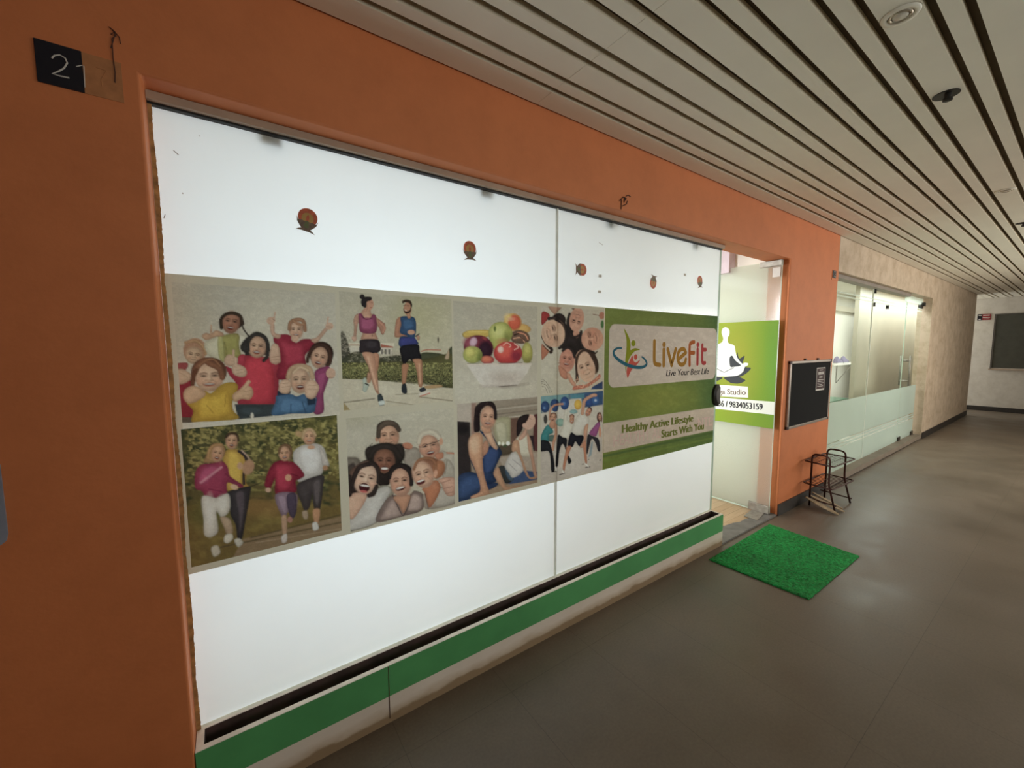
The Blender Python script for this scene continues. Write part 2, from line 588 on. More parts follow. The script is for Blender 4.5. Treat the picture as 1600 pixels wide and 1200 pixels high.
ART['family'] = (280, 640, 5, (282.5, 671), (534, 829), '''
g 3a3c26 4a4724 5e4f28 5c4a26
n 6e6636 .95 34 40 60 1280 640 3
n 2c3220 .9 40 0 60 1280 800 7
n 857a44 .9 18 60 80 1250 520 5
q 5c4c26 10 0 760 300 720 600 700 1280 760 1280 1300 0 1300
n 6a5a2c .8 60 0 700 1280 1250 9
s 7a5a30 .5 40 640 760 200 70 0
s 4a4a24 .6 40 250 820 200 100 0
q 6e5a40 6 500 1010 1280 830 1280 1000 400 1190
l 463c26 8 6 560 1000 1270 820
l 4a3f28 10 6 300 1080 1270 880
l 847058 6 6 600 1040 1270 930
p 9c7a30 5 360 330 440 310 500 340 540 420 520 560 540 610 380 640 340 480
p b08c34 8 380 350 450 340 490 420 480 600 400 620
l 2a2426 22 4 465 325 510 360 530 430 505 500 505 580
l a08a78 12 3 490 320 545 380 550 430
e a17f60 5 540 450 45 60 20
e b29072 4 475 440 22 28 0
p 2f2b2c 5 385 640 545 600 555 660 520 860 490 1010 455 1005 440 900 400 820 395 700
p 453d40 8 440 660 510 650 500 860 470 960 460 800
p 9c9484 4 430 1020 470 1005 500 1040 460 1075
l 26241f 6 4 380 640 560 600 640 570
e 3a2c20 4 412 225 56 52 0
h b58f6f 410 248 46 62 0 3
l 3a2c20 16 4 370 215 400 188 450 195 462 240
p 7c2c42 5 130 480 170 430 240 420 330 400 380 450 400 520 500 590 470 610 380 570 370 660 300 690 210 690 180 640 130 620 120 560
p 94405a 10 180 470 260 440 310 460 250 540 200 580 150 570
l a87078 14 8 170 570 250 510 330 450
l 5c1c30 6 5 230 620 330 640
l 5c1c30 6 5 360 500 430 560
p a9a090 5 180 680 290 690 380 655 400 740 380 810 330 840 290 800 300 960 205 990 190 860
s bdb4a4 .7 20 240 820 30 120 0
s bdb4a4 .7 20 340 740 40 60 0
p 9c8a70 5 320 840 390 850 420 930 410 980 380 990 350 920
p a79d8a 4 360 980 410 970 420 1010 380 1045 350 1030
p 9a907c 5 250 1080 300 1060 320 1120 270 1150
p 8a6a44 5 190 410 225 330 260 270 330 265 360 310 350 360 290 410 220 415
h bb9270 300 345 46 66 10 3
l a38154 22 5 225 380 235 320 270 280 330 275
e c0a080 5 430 605 30 20 20
o 600 0
p a69e94 5 290 350 340 290 400 270 470 265 530 300 560 400 570 440 530 440 515 500 440 540 340 565 320 520
p b8b0a6 10 340 310 480 300 510 400 480 490 380 500
p 9c9288 5 500 290 560 390 570 430 530 440 510 400
e 9a7656 4 540 455 20 20 0
p 3a3332 5 340 570 520 510 525 600 500 780 455 780 440 660 420 760 380 790 350 720 320 640
p 4c4443 10 450 570 505 560 490 740 460 720
p a8805c 4 445 785 500 780 490 880 455 880
p a9a49a 4 440 890 475 880 490 930 450 945
p 97876f 5 360 800 400 790 405 850 375 855
e a48a60 5 410 200 60 55 0
e a48a60 6 335 190 30 22 30
h c09674 415 215 46 62 0 2
l b09870 20 5 368 220 380 170 430 155 465 200
e b58c6c 4 430 295 30 16 0
p 701c2c 5 70 560 110 450 170 400 260 400 320 430 380 510 340 545 310 560 315 640 240 665 150 655 150 540 110 620 70 600
p 8a2638 10 160 430 260 430 290 500 260 620 170 620 150 500
l 4c101c 6 5 270 500 330 520
e b88c6c 4 252 532 24 26 0
e b99a80 4 95 628 22 18 0
p 6e5a64 5 150 665 310 655 320 760 290 850 250 800 230 840 200 830
p 7e6a74 8 170 680 230 680 240 800 210 800
p 3e3440 4 245 665 310 660 315 800 280 850 245 760
p a08468 5 200 840 240 835 240 970 210 970
e 8a6050 4 265 860 20 24 0
p a59a90 5 200 990 240 970 240 1030 205 1040
e 6a5036 4 228 320 55 52 0
h bb9272 222 345 44 56 -4 3
l 5f4630 16 4 180 340 200 285 250 280 275 320 270 380
o 0 0
''')
ART['couple'] = (525, 445, 6, (529.5, 455), (707.8, 627), '''
g 948d79 979076 a39a82 a39a80
s 8f8a60 .5 150 760 300 200 220 0
q a1967e 6 30 860 1110 960 1110 1300 30 1300
s b0a58c .7 60 500 1000 300 70 0
l 4a4436 8 6 60 1105 360 1068
l 5f5542 5 5 470 1090 760 1130
l 5a5040 7 5 780 1050 1100 1090
l 6a5f4a 5 5 560 1030 780 1020
q 83714c 4 60 1090 135 1175 60 1180
q b6a98f 3 120 545 545 545 545 580 120 600
l 7c4a38 8 4 110 565 300 565
q 8a4f3c 3 420 555 540 580 530 592 420 590
q aaa08c 3 130 590 525 590 525 650 130 660
q 55504a 3 425 605 440 605 440 650 425 650
q 55504a 3 455 605 475 605 475 650 455 650
q 55504a 3 490 605 508 605 508 650 490 650
l 90503c 10 4 800 625 850 610 980 612
q 9c927c 3 530 640 780 640 780 690 530 690
p 403e34 6 35 520 50 440 75 450 110 540 130 620 140 700 110 740 45 740
n 7a7262 .8 10 35 430 140 740 4
p 38382a 6 40 740 120 650 240 625 380 680 600 660 620 730 300 740
n 7a7460 .7 9 110 620 620 740 14
p 3e402c 6 800 640 960 640 1040 660 1060 600 1110 580 1110 720 800 740
p 4c4a2c 6 45 750 300 725 640 715 860 690 1110 660 1110 970 900 940 640 920 300 890 45 880
n 8a864e .95 7 45 725 1110 860 1
n 22251c .95 9 45 790 1110 965 2
n 6f6e44 .8 6 45 760 1110 940 8
q a1967e 3 30 882 300 890 600 918 760 940 900 955 1120 972 1120 1300 30 1300
s b0a58c .7 60 500 1010 300 60 0
l 4a4436 8 6 60 1105 360 1068
l 5f5542 5 5 470 1090 760 1130
l 5a5040 7 5 780 1050 1100 1090
l 6a5f4a 5 5 560 1030 780 1020
q 83714c 4 60 1090 135 1175 60 1180
p a59274 5 1020 690 1050 620 1060 600 1060 690
p a1875c 5 830 950 970 935 990 960 860 975
e 3c3632 4 958 515 7 26 0
p 8f6a56 3 165 330 185 280 225 275 215 350 200 380 190 480 165 480 170 400
p 9c7660 3 350 290 400 320 440 350 460 370 450 460 425 460 400 400 360 350
l a87c64 26 3 410 350 455 400 440 445
p b3907a 3 145 500 165 480 190 485 190 520 165 530
p b08a70 3 240 250 270 220 320 220 330 270 380 300 370 440 390 520 240 520 250 440 215 350 220 290
p 70344a 3 212 275 240 270 270 310 320 310 345 275 375 300 375 445 235 445 215 350
p 84425a 6 240 320 350 320 350 410 250 420
l 3c1a24 5 3 240 290 280 325 330 315
e 5e4638 4 340 475 5 10 0
p 2a2426 3 235 515 390 515 418 580 415 620 350 660 330 640 225 635 222 560
s 3a3436 .7 8 330 560 50 30 0
p a2775c 3 345 650 400 650 400 760 385 820 370 830 350 760
p b0866a 3 250 635 345 640 365 700 390 860 400 990 408 1020 380 1015 350 950 325 860 300 760 270 700
l c9a284 14 8 300 680 350 860 385 980
p 8f6850 3 300 820 325 850 325 910 295 920 290 880
p 8c9484 3 250 890 280 870 290 920 310 940 280 1005 250 990 255 940
l 2b2b2a 12 3 275 925 305 940
p 2c3233 3 390 1035 425 1025 450 1100 400 1105
p a7ada2 3 400 1095 450 1085 455 1120 410 1132
l 22252a 5 3 410 1133 448 1128
e b0866c 3 318 185 34 52 8
l b0866c 30 3 275 240 285 200
e 241f20 3 245 112 24 24 0
p 241f20 3 235 150 265 115 330 115 330 145 290 160 285 210 260 210 240 190
l 33241f 4 2 325 168 345 170
l 7a3a34 5 2 320 215 340 212
p a3785c 3 560 350 580 310 620 300 610 380 600 450 660 455 670 480 570 495 548 470
p b98e70 3 660 450 700 420 740 440 740 465 680 480
p 8a6650 3 750 470 785 480 780 520 760 510
l 20232a 10 3 745 485 780 460
p 29405a 3 610 300 720 300 750 350 750 440 740 500 770 560 600 580 600 490 670 480 600 450 610 370
p 324c68 6 630 330 710 330 730 400 640 420
p 2e3260 6 610 500 740 500 750 565 615 575
e b98e70 3 705 445 34 22 0
p 1f1d1f 3 605 580 765 560 785 620 800 700 740 695 715 720 690 700 640 750 615 690
p 9c7254 3 620 750 680 745 670 820 650 930 620 930 618 830
p a3795a 3 720 700 800 700 810 800 815 860 810 950 775 950 760 830 735 740
l bf9676 12 6 780 740 790 920
p 23262a 3 618 940 655 930 665 1015 620 1010
p 2a2a2e 3 780 980 820 960 845 985 800 1010
p b4a795 3 770 1020 870 990 880 1015 800 1045
l a0452e 8 3 790 1045 880 1015
e a47a5e 3 672 225 38 62 0
l a47a5e 34 3 675 260 685 300
p 2c211c 3 632 215 640 255 665 270 700 250 705 190 690 240 650 250
p 33261f 3 622 150 660 138 700 150 715 190 705 215 690 175 650 165 625 175
e f0e0d0 2 652 237 11 4 10
l 2b201b 5 2 635 195 655 192
l 2b201b 5 2 665 195 688 196
''')
ART['friends'] = (530, 640, 6, (540.5, 654), (711, 790), '''
g 9a927f 9e9681 a39a84 968c78
s 8c866a .5 60 150 60 200 90 0
s 6f665a .9 30 130 530 90 90 0
p 5f564b 8 55 470 120 445 180 460 200 520 160 600 55 640
p 3c332d 10 55 560 140 500 150 640 60 660
p 7c7265 6 600 400 700 350 760 390 760 500 720 560 620 520
p 958c7c 6 950 390 1010 400 1090 430 1090 700 900 650 880 560
p 8a8172 6 980 480 1030 470 1085 560 1080 650 970 640
l 6a6256 8 8 1010 480 990 600
l a66f54 14 5 1010 405 1085 412
e 3a3029 4 458 170 108 72 0
h b78f73 462 250 100 118 -4 1
e a87e64 4 352 278 14 26 0
l 40352c 44 5 368 250 372 190 405 150 470 128 530 150 560 190
p 4a3e33 5 355 180 400 120 460 98 530 120 565 175 520 150 440 155 380 200
e a87458 5 640 340 50 32 10
l 6a3a30 8 4 580 330 610 360 660 370
e a89c86 4 845 270 118 92 0
h b98f74 845 350 98 112 -12 3
l a89c86 40 7 745 310 765 245 810 215 880 215 930 260 950 300
e bb8e70 4 955 300 18 34 0
l 33302e 6 2 745 350 800 350 815 330 890 310 935 290
p a87458 5 900 420 970 400 975 450 920 470
e 2a2420 7 430 430 185 120 0
n 1c1815 .7 12 250 310 600 520 6
e 2a2420 6 300 400 60 60 0
e 2a2420 6 560 400 55 85 0
h 7c5844 425 490 98 125 0 3
p 241d1a 5 362 600 380 585 425 600 470 585 470 700 370 710
l 2a2420 50 8 290 440 330 370 425 345 520 370 570 450
e cfc4b6 3 425 554 30 9 0
p 7c7464 6 70 830 250 800 400 710 520 750 480 850 350 1060 70 1140
p aaa398 8 240 830 420 720 480 760 420 880 340 1060 80 1130 110 1020 200 920
l 5f574c 6 5 500 800 400 930 350 1060
e 2c2320 5 270 600 120 130 10
p 2c2320 5 60 700 130 560 240 480 340 500 375 600 350 780 300 820 250 800 110 790 70 810
p 574034 6 100 580 200 500 280 480 240 540 150 660
e c09a80 4 110 670 22 40 0
p c09a80 4 80 830 150 780 260 800 210 920 120 1030 75 960
h cba78d 252 650 112 145 12 0
l 2c2320 46 5 300 505 200 535 150 610 112 720
l 2c2320 30 5 290 500 345 540 366 610 362 680
l 2c2320 60 6 90 640 84 720 92 790
l 2c2320 40 6 350 720 320 780 280 806
e 3a1517 4 235 730 52 42 12
e cfc4b6 3 240 713 42 9 8
e a04a44 4 230 768 34 12 8
p 6b5a52 5 350 1055 400 900 500 800 640 830 700 760 790 800 780 940 600 1000
p 8f7a70 8 420 960 500 840 580 960 590 990 400 1030
p 927d72 8 640 940 690 800 770 830 760 930
l 3b302c 8 4 500 800 560 930 600 990 650 900 670 790
p b08568 4 510 820 660 800 640 900 600 970 560 900
e 241e1c 5 575 610 115 110 0
p 241e1c 5 460 640 480 540 570 500 670 540 690 640 670 700 640 600 560 560 490 600 470 700
h be9378 575 680 98 135 -6 0
l 241e1c 34 5 470 640 490 580 540 540 600 530
l 241e1c 40 5 590 530 650 570 676 640 676 700
e 3c1a1a 4 575 740 46 20 -16
e cfc4b6 3 573 733 36 9 -16
p 8a7c6e 5 800 780 950 720 1090 800 1090 880 830 935 790 860
p 938a7c 8 930 740 1090 760 1085 870 900 910
p a9704e 4 780 740 900 660 950 720 920 820 850 920 820 860 800 780
l 4a3429 6 4 805 790 835 930
e 6f4a35 5 850 540 125 95 10
e 8a5a3c 6 930 560 60 90 20
h c79e82 785 610 98 125 -16 0
e 4a1d1c 4 765 680 42 22 -16
e cfc4b6 3 763 669 32 8 -16
l 7a5238 26 6 700 560 740 480 830 455 900 500 900 620
e c08f72 4 903 600 18 38 10
p bb937c 4 930 660 1000 635 1085 650 1085 790 1020 810 980 760 960 700
l 7e5a4a 6 4 950 690 1040 660
l 7e5a4a 6 4 980 740 1060 720
l 7e5a4a 6 4 1000 790 1070 770
''')
ART['fruit'] = (705, 465, 7.5, (708, 470), (839.5, 620), '''
g 948d7b 958d7a a29985 9c927f
s b0a792 .6 120 500 1050 420 120 0
l 8a7f6e 20 16 600 1050 900 1010
p a88a3c 4 135 420 200 385 330 378 450 385 450 450 300 480 200 480 145 460
l 6a5a28 8 4 133 425 140 455
l c0a050 14 6 200 400 420 400
e b58a48 5 830 360 105 55 10
e c09a52 5 720 290 105 105 0
e b04a30 14 740 290 78 92 0
s d0a860 .7 20 660 230 40 40 0
s cc8a70 .6 12 700 250 40 20 0
p 5c4638 5 700 420 800 380 900 420 920 500 850 540 720 520
l c07858 12 4 780 410 860 430 900 490
l c88868 10 4 730 480 820 470 860 520
l 2a1c18 16 4 740 440 790 420
l 2f201b 10 4 810 460 860 500
e 8a8648 5 575 420 140 135 0
p 8f9048 5 450 380 520 300 620 290 700 360 715 450 640 540 560 600 490 600 450 500
s b4b46a .8 40 550 400 80 70 0
s 5f6430 .8 25 650 470 40 70 0
e 4f5a28 4 512 365 14 34 0
s 9a5040 .5 20 600 520 60 40 0
e 5c2430 5 320 590 175 150 10
e 2c1a24 18 400 620 80 110 0
s 7c3c48 .8 20 220 520 80 60 0
e b08a98 8 260 520 42 56 20
e 7a3034 8 390 480 30 16 30
e 93403a 4 425 730 80 48 0
s c06a48 .8 16 410 720 50 30 0
e 8a8440 5 890 650 65 125 0
s a49c54 .7 20 890 600 30 50 0
s 5f5c30 .7 20 900 740 40 30 0
e a0322f 5 665 650 168 135 0
s c8503c .6 30 620 620 80 80 0
s 6a2030 .8 25 760 680 60 60 0
e e0a090 8 580 610 36 40 0
l f0b8a0 8 4 610 560 650 530 700 560 680 580
l e8b0a0 10 4 740 540 790 580 740 610
l 3a1418 8 6 560 770 830 765
e 8f9048 5 250 670 112 100 0
e a8a050 20 220 640 60 60 0
s 55602c .8 20 330 700 30 60 0
l 2a2a18 8 5 190 773 340 775
q b3a798 3 180 780 945 775 880 900 770 1030 370 1050 270 920
q b0a090 3 180 774 945 768 940 790 190 795
s 9a8c7e .8 40 640 940 200 70 0
s 8a7c70 .8 20 560 1040 200 14 0
l 3c3028 8 5 560 1045 770 1025
''')
ART['yoga'] = (705, 610, 6.667, (714, 631.5), (839.8, 754), '''
g 948873 857868 6a5a4a 6f5f4c
q 7c7060 8 240 110 900 75 900 250 480 300 450 160
l 9a8e7c 10 6 470 200 900 150
l 5f5346 8 6 480 250 900 200
l a89c88 8 6 480 290 900 250
l 6a5e50 5 5 470 180 900 130
p 8a8466 10 440 320 620 290 620 560 640 640 540 640 480 560
p 9a9478 14 460 360 560 340 580 520 500 540
q 5a4236 8 620 290 700 280 700 520 620 560
p 453a2c 10 500 580 640 560 660 640 520 680
e e8e4c4 5 592 552 20 20 0
e d8d4b0 6 540 556 14 18 0
e e0dcba 6 500 550 14 16 0
e 3c4a30 6 560 580 20 14 0
q 96897a 8 60 140 220 130 220 340 60 340
q 7e6356 8 210 130 260 130 260 450 210 460
q 2a2423 6 60 320 195 330 210 900 75 910
s 181516 .7 20 120 400 60 60 0
q 8a7c6c 8 490 700 900 640 900 900 600 900
q 4a2a28 6 860 250 905 240 905 640 850 620
q 2a2022 6 800 470 860 470 870 630 820 620
q 31405c 6 560 960 760 830 905 850 905 925 640 985
q 7e6a54 5 60 1170 400 1010 905 930 905 980 80 1180
p 2a2c2c 5 490 800 560 790 640 900 640 940 570 970 520 880
p 3b4a58 5 560 790 600 820 650 930 610 940 570 880
p a8a198 6 560 780 630 650 700 660 750 800 720 870 640 910 600 860
l 6f6a68 5 5 600 760 680 840
l 6f6a68 5 5 640 720 730 790
p b2a890 6 640 580 700 480 800 470 850 600 840 680 760 690 680 660
p b7906f 4 630 600 650 530 700 520 720 640 760 760 800 870 830 905 890 890 890 915 820 922 770 860 720 720 680 640 640 640
p b08a70 4 790 440 830 520 850 640 890 860 895 900 860 880 830 720 800 600
p b8917a 4 790 380 780 470 720 520 700 500 740 440
e c19c86 4 815 330 60 80 20
p 251d1d 4 685 330 720 270 810 248 800 300 760 360 730 430 685 480 680 400
e c19c86 3 760 365 18 24 0
l 3a2420 4 2 815 290 835 300
p b7906f 5 440 860 490 800 530 900 580 1000 700 990 705 1005 570 1045 520 1000 460 920
p 26344e 5 70 910 200 850 300 890 340 960 470 960 470 1000 300 1080 180 1140 75 1165
p 2f4262 8 90 950 250 880 330 960 240 1060 90 1120
p 22304a 5 200 700 330 640 400 560 300 430 340 440 420 560 470 610 500 600 530 650 500 720 440 860 470 950 340 970 270 880
p 2c3d5e 8 350 660 420 600 490 620 480 720 430 830 360 860 340 760
l 1a2236 10 4 420 455 450 510 500 600
p c49c7e 4 340 440 410 430 440 500 480 600 460 615 410 570 370 500
p a47a60 5 330 560 370 520 390 570 380 640 330 680
p b98d6c 4 180 560 200 480 260 440 320 460 330 560 325 680 335 840 370 980 400 1070 360 1095 300 1120 215 1115 300 1050 290 940 240 800 190 680
s c8a080 .6 24 240 560 50 80 0
l 8a6248 8 8 325 580 330 700
l b98d6c 34 4 320 1070 220 1115
p b58a6c 4 310 370 390 370 420 430 370 450 330 430
p 241c1c 4 240 260 280 150 340 115 420 115 465 170 470 300 450 260 420 190 370 165 310 220 300 340 300 420 250 435 235 400
h c09478 385 285 80 115 4 2
l 241c1c 30 4 262 420 252 340 265 240 310 160 380 130
l 241c1c 34 5 380 132 430 150 458 215 462 290
l 241c1c 40 6 262 250 270 180 320 140 375 132
l 3a2c28 5 4 380 125 360 150 310 200 290 260
''')
ART['circle'] = (838, 468, 8, (845.6, 478), (942, 608), '''
g a39a88 9c927e a59c86 a09682
p 7c2a28 5 65 170 110 150 170 200 110 290 65 310
p 93705a 6 150 80 320 80 260 160 230 190
e 2c2422 6 280 260 90 90 20
l 2c2422 46 6 160 240 270 240 360 330 370 440
l 2c2422 40 6 75 460 130 560 190 620 180 660
e 2a2422 8 470 540 140 150 0
p 2a2422 8 380 300 420 230 480 420 560 420 560 600 640 620 740 660 700 700 560 660 520 1010 490 1000 490 720 440 600 320 620 330 520
e 332a26 6 500 110 60 30 10
p a06a50 5 65 560 120 600 160 650 90 740 65 740
l 3a2a20 10 5 90 580 150 640 200 660
e c3a084 4 215 425 150 172 -12
f c3a084 205 420 150 135 78 1
e b58a72 4 505 250 92 150 8
f b58a72 505 255 80 130 195 1
e b88a70 5 500 430 40 50 0
e b98a70 4 700 495 140 145 0
f b98a70 690 490 130 120 -96 1
l 332822 16 5 620 640 720 680 760 650
e b4806a 4 385 760 98 150 6
f b4806a 385 750 82 120 8 2
p b07a60 4 280 820 380 900 400 960 370 1000 300 950
l b88a70 50 5 400 940 440 1020 470 1060
e 3a2c24 5 690 780 80 160 -18
e c8a488 4 610 830 118 205 -14
f c8a488 612 850 105 165 -24 1
l 3a2a24 26 5 500 740 500 860 520 1010
p a8604a 5 480 1080 620 1060 740 980 790 930 800 980 700 1060 600 1110 460 1130
n c89070 .8 8 480 960 800 1120 2
l 2a2422 40 7 250 252 320 290 365 360 375 460 350 550 290 606
l 2a2422 34 7 415 180 392 260 392 330
l 2a2422 34 8 420 420 470 470 545 440 560 400
l 2a2422 30 7 560 420 548 500 575 590 640 640 700 655
l 2a2422 34 7 330 640 390 600 450 640 480 720
l 3a2c24 34 7 500 790 520 700 580 640 650 650 700 720 745 810
l 4a382c 16 6 290 260 330 300 350 360
q 2f3c58 5 700 1090 830 1020 830 1120 680 1125
e 3c5a34 5 825 310 20 50 0
e a2705a 5 820 200 36 46 0
l 5f3a30 8 4 710 185 790 200
l 7a5a44 8 4 270 795 300 790
''' + ''.join('l 3c342e 4 3 %d %d %d %d\n' % (60 + 20*k, 995 + int(.055*(20*k)**2/6), 72 + 20*k, 999 + int(.055*(20*k+14)**2/6)) for k in range(8))
 + 'l 3c342e 5 3 60 1030 100 1032\nl 3c342e 4 3 60 1055 110 1062 150 1110 168 1165\nl 3c342e 4 3 75 1085 110 1100 140 1165\n')
ART['gym'] = (838, 605, 8, (845, 619.5), (941.5, 733), '''
g 4a6068 3f5668 9a8f80 93867a
q 5f7f80 8 50 110 400 90 400 160 50 220
q 2f4460 6 560 80 830 50 830 230 600 250
q 3f6a76 8 430 90 600 80 600 140 430 150
q a89f8e 8 50 330 200 300 430 150 560 140 580 260 830 220 830 600 50 600
s b8b0a0 .6 40 350 320 200 80 0
q 9c9184 8 50 600 830 560 830 1200 50 1200
s b0a698 .6 60 450 900 250 200 0
e 253a5c 4 110 245 54 72 0
e 253a5c 4 230 210 54 62 0
e 253a5c 4 235 260 40 50 0
e 28406a 4 355 200 56 84 0
s 5a7aa0 .7 10 100 260 14 14 0
s 5a7aa0 .7 10 345 205 14 20 0
e 28406a 4 660 190 50 60 0
e 30507a 4 740 160 50 60 0
s b0c0d0 .7 8 740 165 14 14 0
e c09030 4 520 218 46 64 0
e 6f8a7c 6 300 440 56 50 0
e 6a8a88 6 465 305 50 28 0
e 3a3632 5 115 400 24 60 0
e 43564e 5 195 640 55 45 0
e 556a7c 5 90 750 40 40 0
l b08468 26 4 165 400 175 290 230 225 330 210
l b08468 34 4 240 470 245 580 215 700 205 780
p 2f6a6a 4 60 600 110 500 150 470 200 520 210 570 160 600 150 680 60 670
p 1f1f22 4 50 670 150 675 190 760 220 900 230 1040 185 1045 175 900 150 800 50 800
h b88c70 208 380 38 56 8 3
l 5a3c2c 16 4 175 370 190 330 240 330 250 380
p b08468 4 160 480 180 420 240 430 230 500 200 520
p b8b09c 4 290 590 330 480 350 300 400 290 390 400 440 440 470 480 430 590 370 650
p 1e1e21 4 270 600 330 625 385 650 380 800 440 920 400 955 370 800 330 710 290 800 270 980 240 980 250 800
e 6a4a3a 3 445 365 32 30 0
h b08468 445 405 28 52 4 2
p b8b0a0 4 480 420 540 330 600 320 660 400 650 470 590 540 575 600 500 600 440 560
l b98e72 40 4 575 330 590 230 610 160 700 105 740 100
p b98e72 4 610 480 650 460 640 560 620 680 600 740 560 760 545 740 590 660 590 560
p 1c1c22 4 430 570 500 600 580 600 590 650 540 740 490 680 455 745 390 735
p b07a5c 4 385 745 440 745 410 820 370 960 350 1050 330 1000 350 880
p b07a5c 4 580 700 620 680 625 800 635 940 610 940 590 800
e 2a201e 3 665 285 32 36 10
h b98468 650 312 32 52 24 2
p 7a4068 4 660 580 720 490 780 430 800 480 770 560 740 615
p 2a282c 4 640 600 700 610 780 650 800 790 770 795 740 700 690 650 640 830 625 790
e 4a2a22 4 785 375 30 62 0
h c09078 795 370 20 42 0 2
l 4a2a22 12 4 770 400 775 340 800 320 818 380 815 430
e b98468 3 795 560 16 70 0
q 6f7c80 6 690 680 710 680 690 850 650 880
l 26221f 10 3 290 1095 355 1075
l 26221f 10 3 190 1060 250 1052
l d8d0c0 16 4 240 1000 250 1040
l d0c8b8 14 4 330 1050 340 1070
l 26221f 10 3 615 1005 670 995
l 26221f 8 3 575 965 590 960
l d8d0c0 14 4 615 960 650 990
l 26221f 8 3 790 915 808 908
l 26221f 8 3 648 905 658 900
''')
ART['green'] = (840, 460, 4.2867, (945.5, 482), (1119.5, 693), '''
g 5c6630 44562c 5c662a 4a5e30
s 6e7230 .8 80 800 700 250 120 0
s 6a7036 .6 60 800 160 250 50 0
s 3c5230 .7 40 1180 150 40 60 0
s 3f5632 .7 50 1150 700 50 100 0
q a3917f 2 440 865 1200 752 1200 905 440 1062
l 43552c 14 5 440 1085 1180 925
l 5a6a2e 10 6 440 1120 1180 960
''')

# ================================================================ the place
WY = 1.6            # outer face of the shop wall
GY = 1.708          # plane of the shop glass
OX0, OX1, OZ = -.158, 4.14, 2.353
CZ = 2.723          # ceiling

# ---- setting
o = link('floor', boxes((-3, -2.5, -.06, 15.3, 1.72, 0), (13.85, 1.72, -.06, 15.3, 4.8, 0)), M['floor']); tag(o, kind='structure')
o = link('floor_studio', boxes((-1, 1.72, -.06, 4.16, 4.8, .006)), M['wood_floor']); tag(o, kind='structure')
o = link('floor_shop', boxes((5.3, 1.72, -.06, 13.85, 3.2, .05)), M['far_wall']); tag(o, kind='structure')

# shop wall, orange: one continuous wall with the wide opening
ring = [(-3, 0), (OX0, 0), (OX0, OZ), (OX1, OZ), (OX1, 0), (5.30, 0), (5.30, 2.76), (-3, 2.76)]
o = link('wall_left', prism([(x, WY, z) for x, z in ring], (0, .184, 0)), M['orange']); tag(o, kind='structure')
bevel(o, .007, 3)
ring = [(5.302, 2.365), (9.65, 2.365), (9.65, 0), (13.85, 0), (13.85, 2.76), (5.302, 2.76)]
o = link('wall_left_white', prism([(x, WY, z) for x, z in ring], (0, .18, 0)), M['white_wall']); tag(o, kind='structure')
bevel(o, .006, 2)
o = link('wall_far', boxes((15.1, -2.5, 0, 15.28, 4.8, 2.76)), M['far_wall']); tag(o, kind='structure')
o = link('wall_back', boxes((-3.1, -2.5, 0, -3, 1.6, 2.76)), M['orange']); tag(o, kind='structure')
o = link('wall_right', boxes((-3, -2.5, 0, 15.1, -2.4, .95), (-3, -2.5, 2.55, 15.1, -2.4, 2.76), (-3, -2.5, .95, .2, -2.4, 2.55),
                             (2.95, -2.5, .95, 3.2, -2.4, 2.55), (10.8, -2.5, .95, 15.1, -2.4, 2.55)), M['white_wall']); tag(o, kind='structure')
o = link('wall_passage', boxes((13.67, 1.782, 0, 13.85, 4.8, 2.76), (13.67, 4.8, 0, 15.28, 4.9, 2.76)), M['far_wall']); tag(o, kind='structure')
# studio shell
o = link('wall_studio', boxes((-1.1, 1.786, 0, -1, 4.8, 2.7), (-1.1, 4.8, 0, 4.3, 4.9, 2.7), (4.165, 1.787, 0, 4.3, 4.8, 2.7)), M['inner_wall']); tag(o, kind='structure')
o = link('trim_1', boxes((4.05, 2.1, 2.3, 4.163, 3.4, 2.62)), M['lilac']); tag(o, kind='structure')
o = link('ceiling_studio', boxes((-1, 1.786, 2.62, 4.165, 4.8, 2.7)), M['inner_wall']); tag(o, kind='structure')
# neighbouring shop shell
o = link('wall_shop', boxes((5.32, 2.95, .05, 13.6, 3.05, 2.7), (5.32, 1.786, .05, 5.42, 2.95, 2.7), (13.5, 1.786, .05, 13.6, 2.95, 2.7)), M['inner_wall']); tag(o, kind='structure')
o = link('ceiling_shop', boxes((5.42, 1.786, 2.62, 13.5, 2.95, 2.7)), M['inner_wall']); tag(o, kind='structure')
o = link('wall_partition', boxes((8.67, 2.30, .05, 13.5, 2.36, 2.62)), M['partition']); tag(o, kind='structure')
o = link('trim_2', boxes((5.42, 2.86, 2.26, 13.5, 2.95, 2.36)), M['partition']); tag(o, kind='structure')

# ceiling: wide and narrow metal strips with dark slots between
bm = bmesh.new()
P = .2138
y_top = []
k = -14
while True:
    a, b = .400+P*k, .323+P*k
    if b > 1.6: break
    for y0, y1 in ((b+.014, a-.015), (a+.014, min(b+P-.015, 1.6))):
        if y0 < 1.6 and y1 > -2.45: y_top.append((max(y0, -2.4), min(y1, 1.6)))
    k += 1
xs = [-3.0, -2.40, 1.26, 4.92, 8.58, 12.24, 15.1]
for i, (y0, y1) in enumerate(y_top):
    off = 0
    for x0, x1 in zip(xs, xs[1:]):
        x0 = x0 if x0 == -3.0 else x0+off
        x1 = x1 if x1 == 15.1 else x1+off
        v = box(bm, x0+.0008, y0, CZ, x1-.0008, y1, CZ+.026, 0)
bm.faces.ensure_lookup_table()
for f in bm.faces:
    n = f.normal if f.normal.length else Vector()
    f.normal_update()
    if abs(f.normal.y) > .9: f.material_index = 2
box(bm, -3, -2.5, CZ+.030, 15.3, 1.6, CZ+.06, 1)
box(bm, 13.85, 1.6, CZ, 15.1, 4.8, CZ+.06, 0)
o = link('ceiling', bm, [M['ceiling_panel'], M['void'], M['panel_edge']]); tag(o, kind='structure')

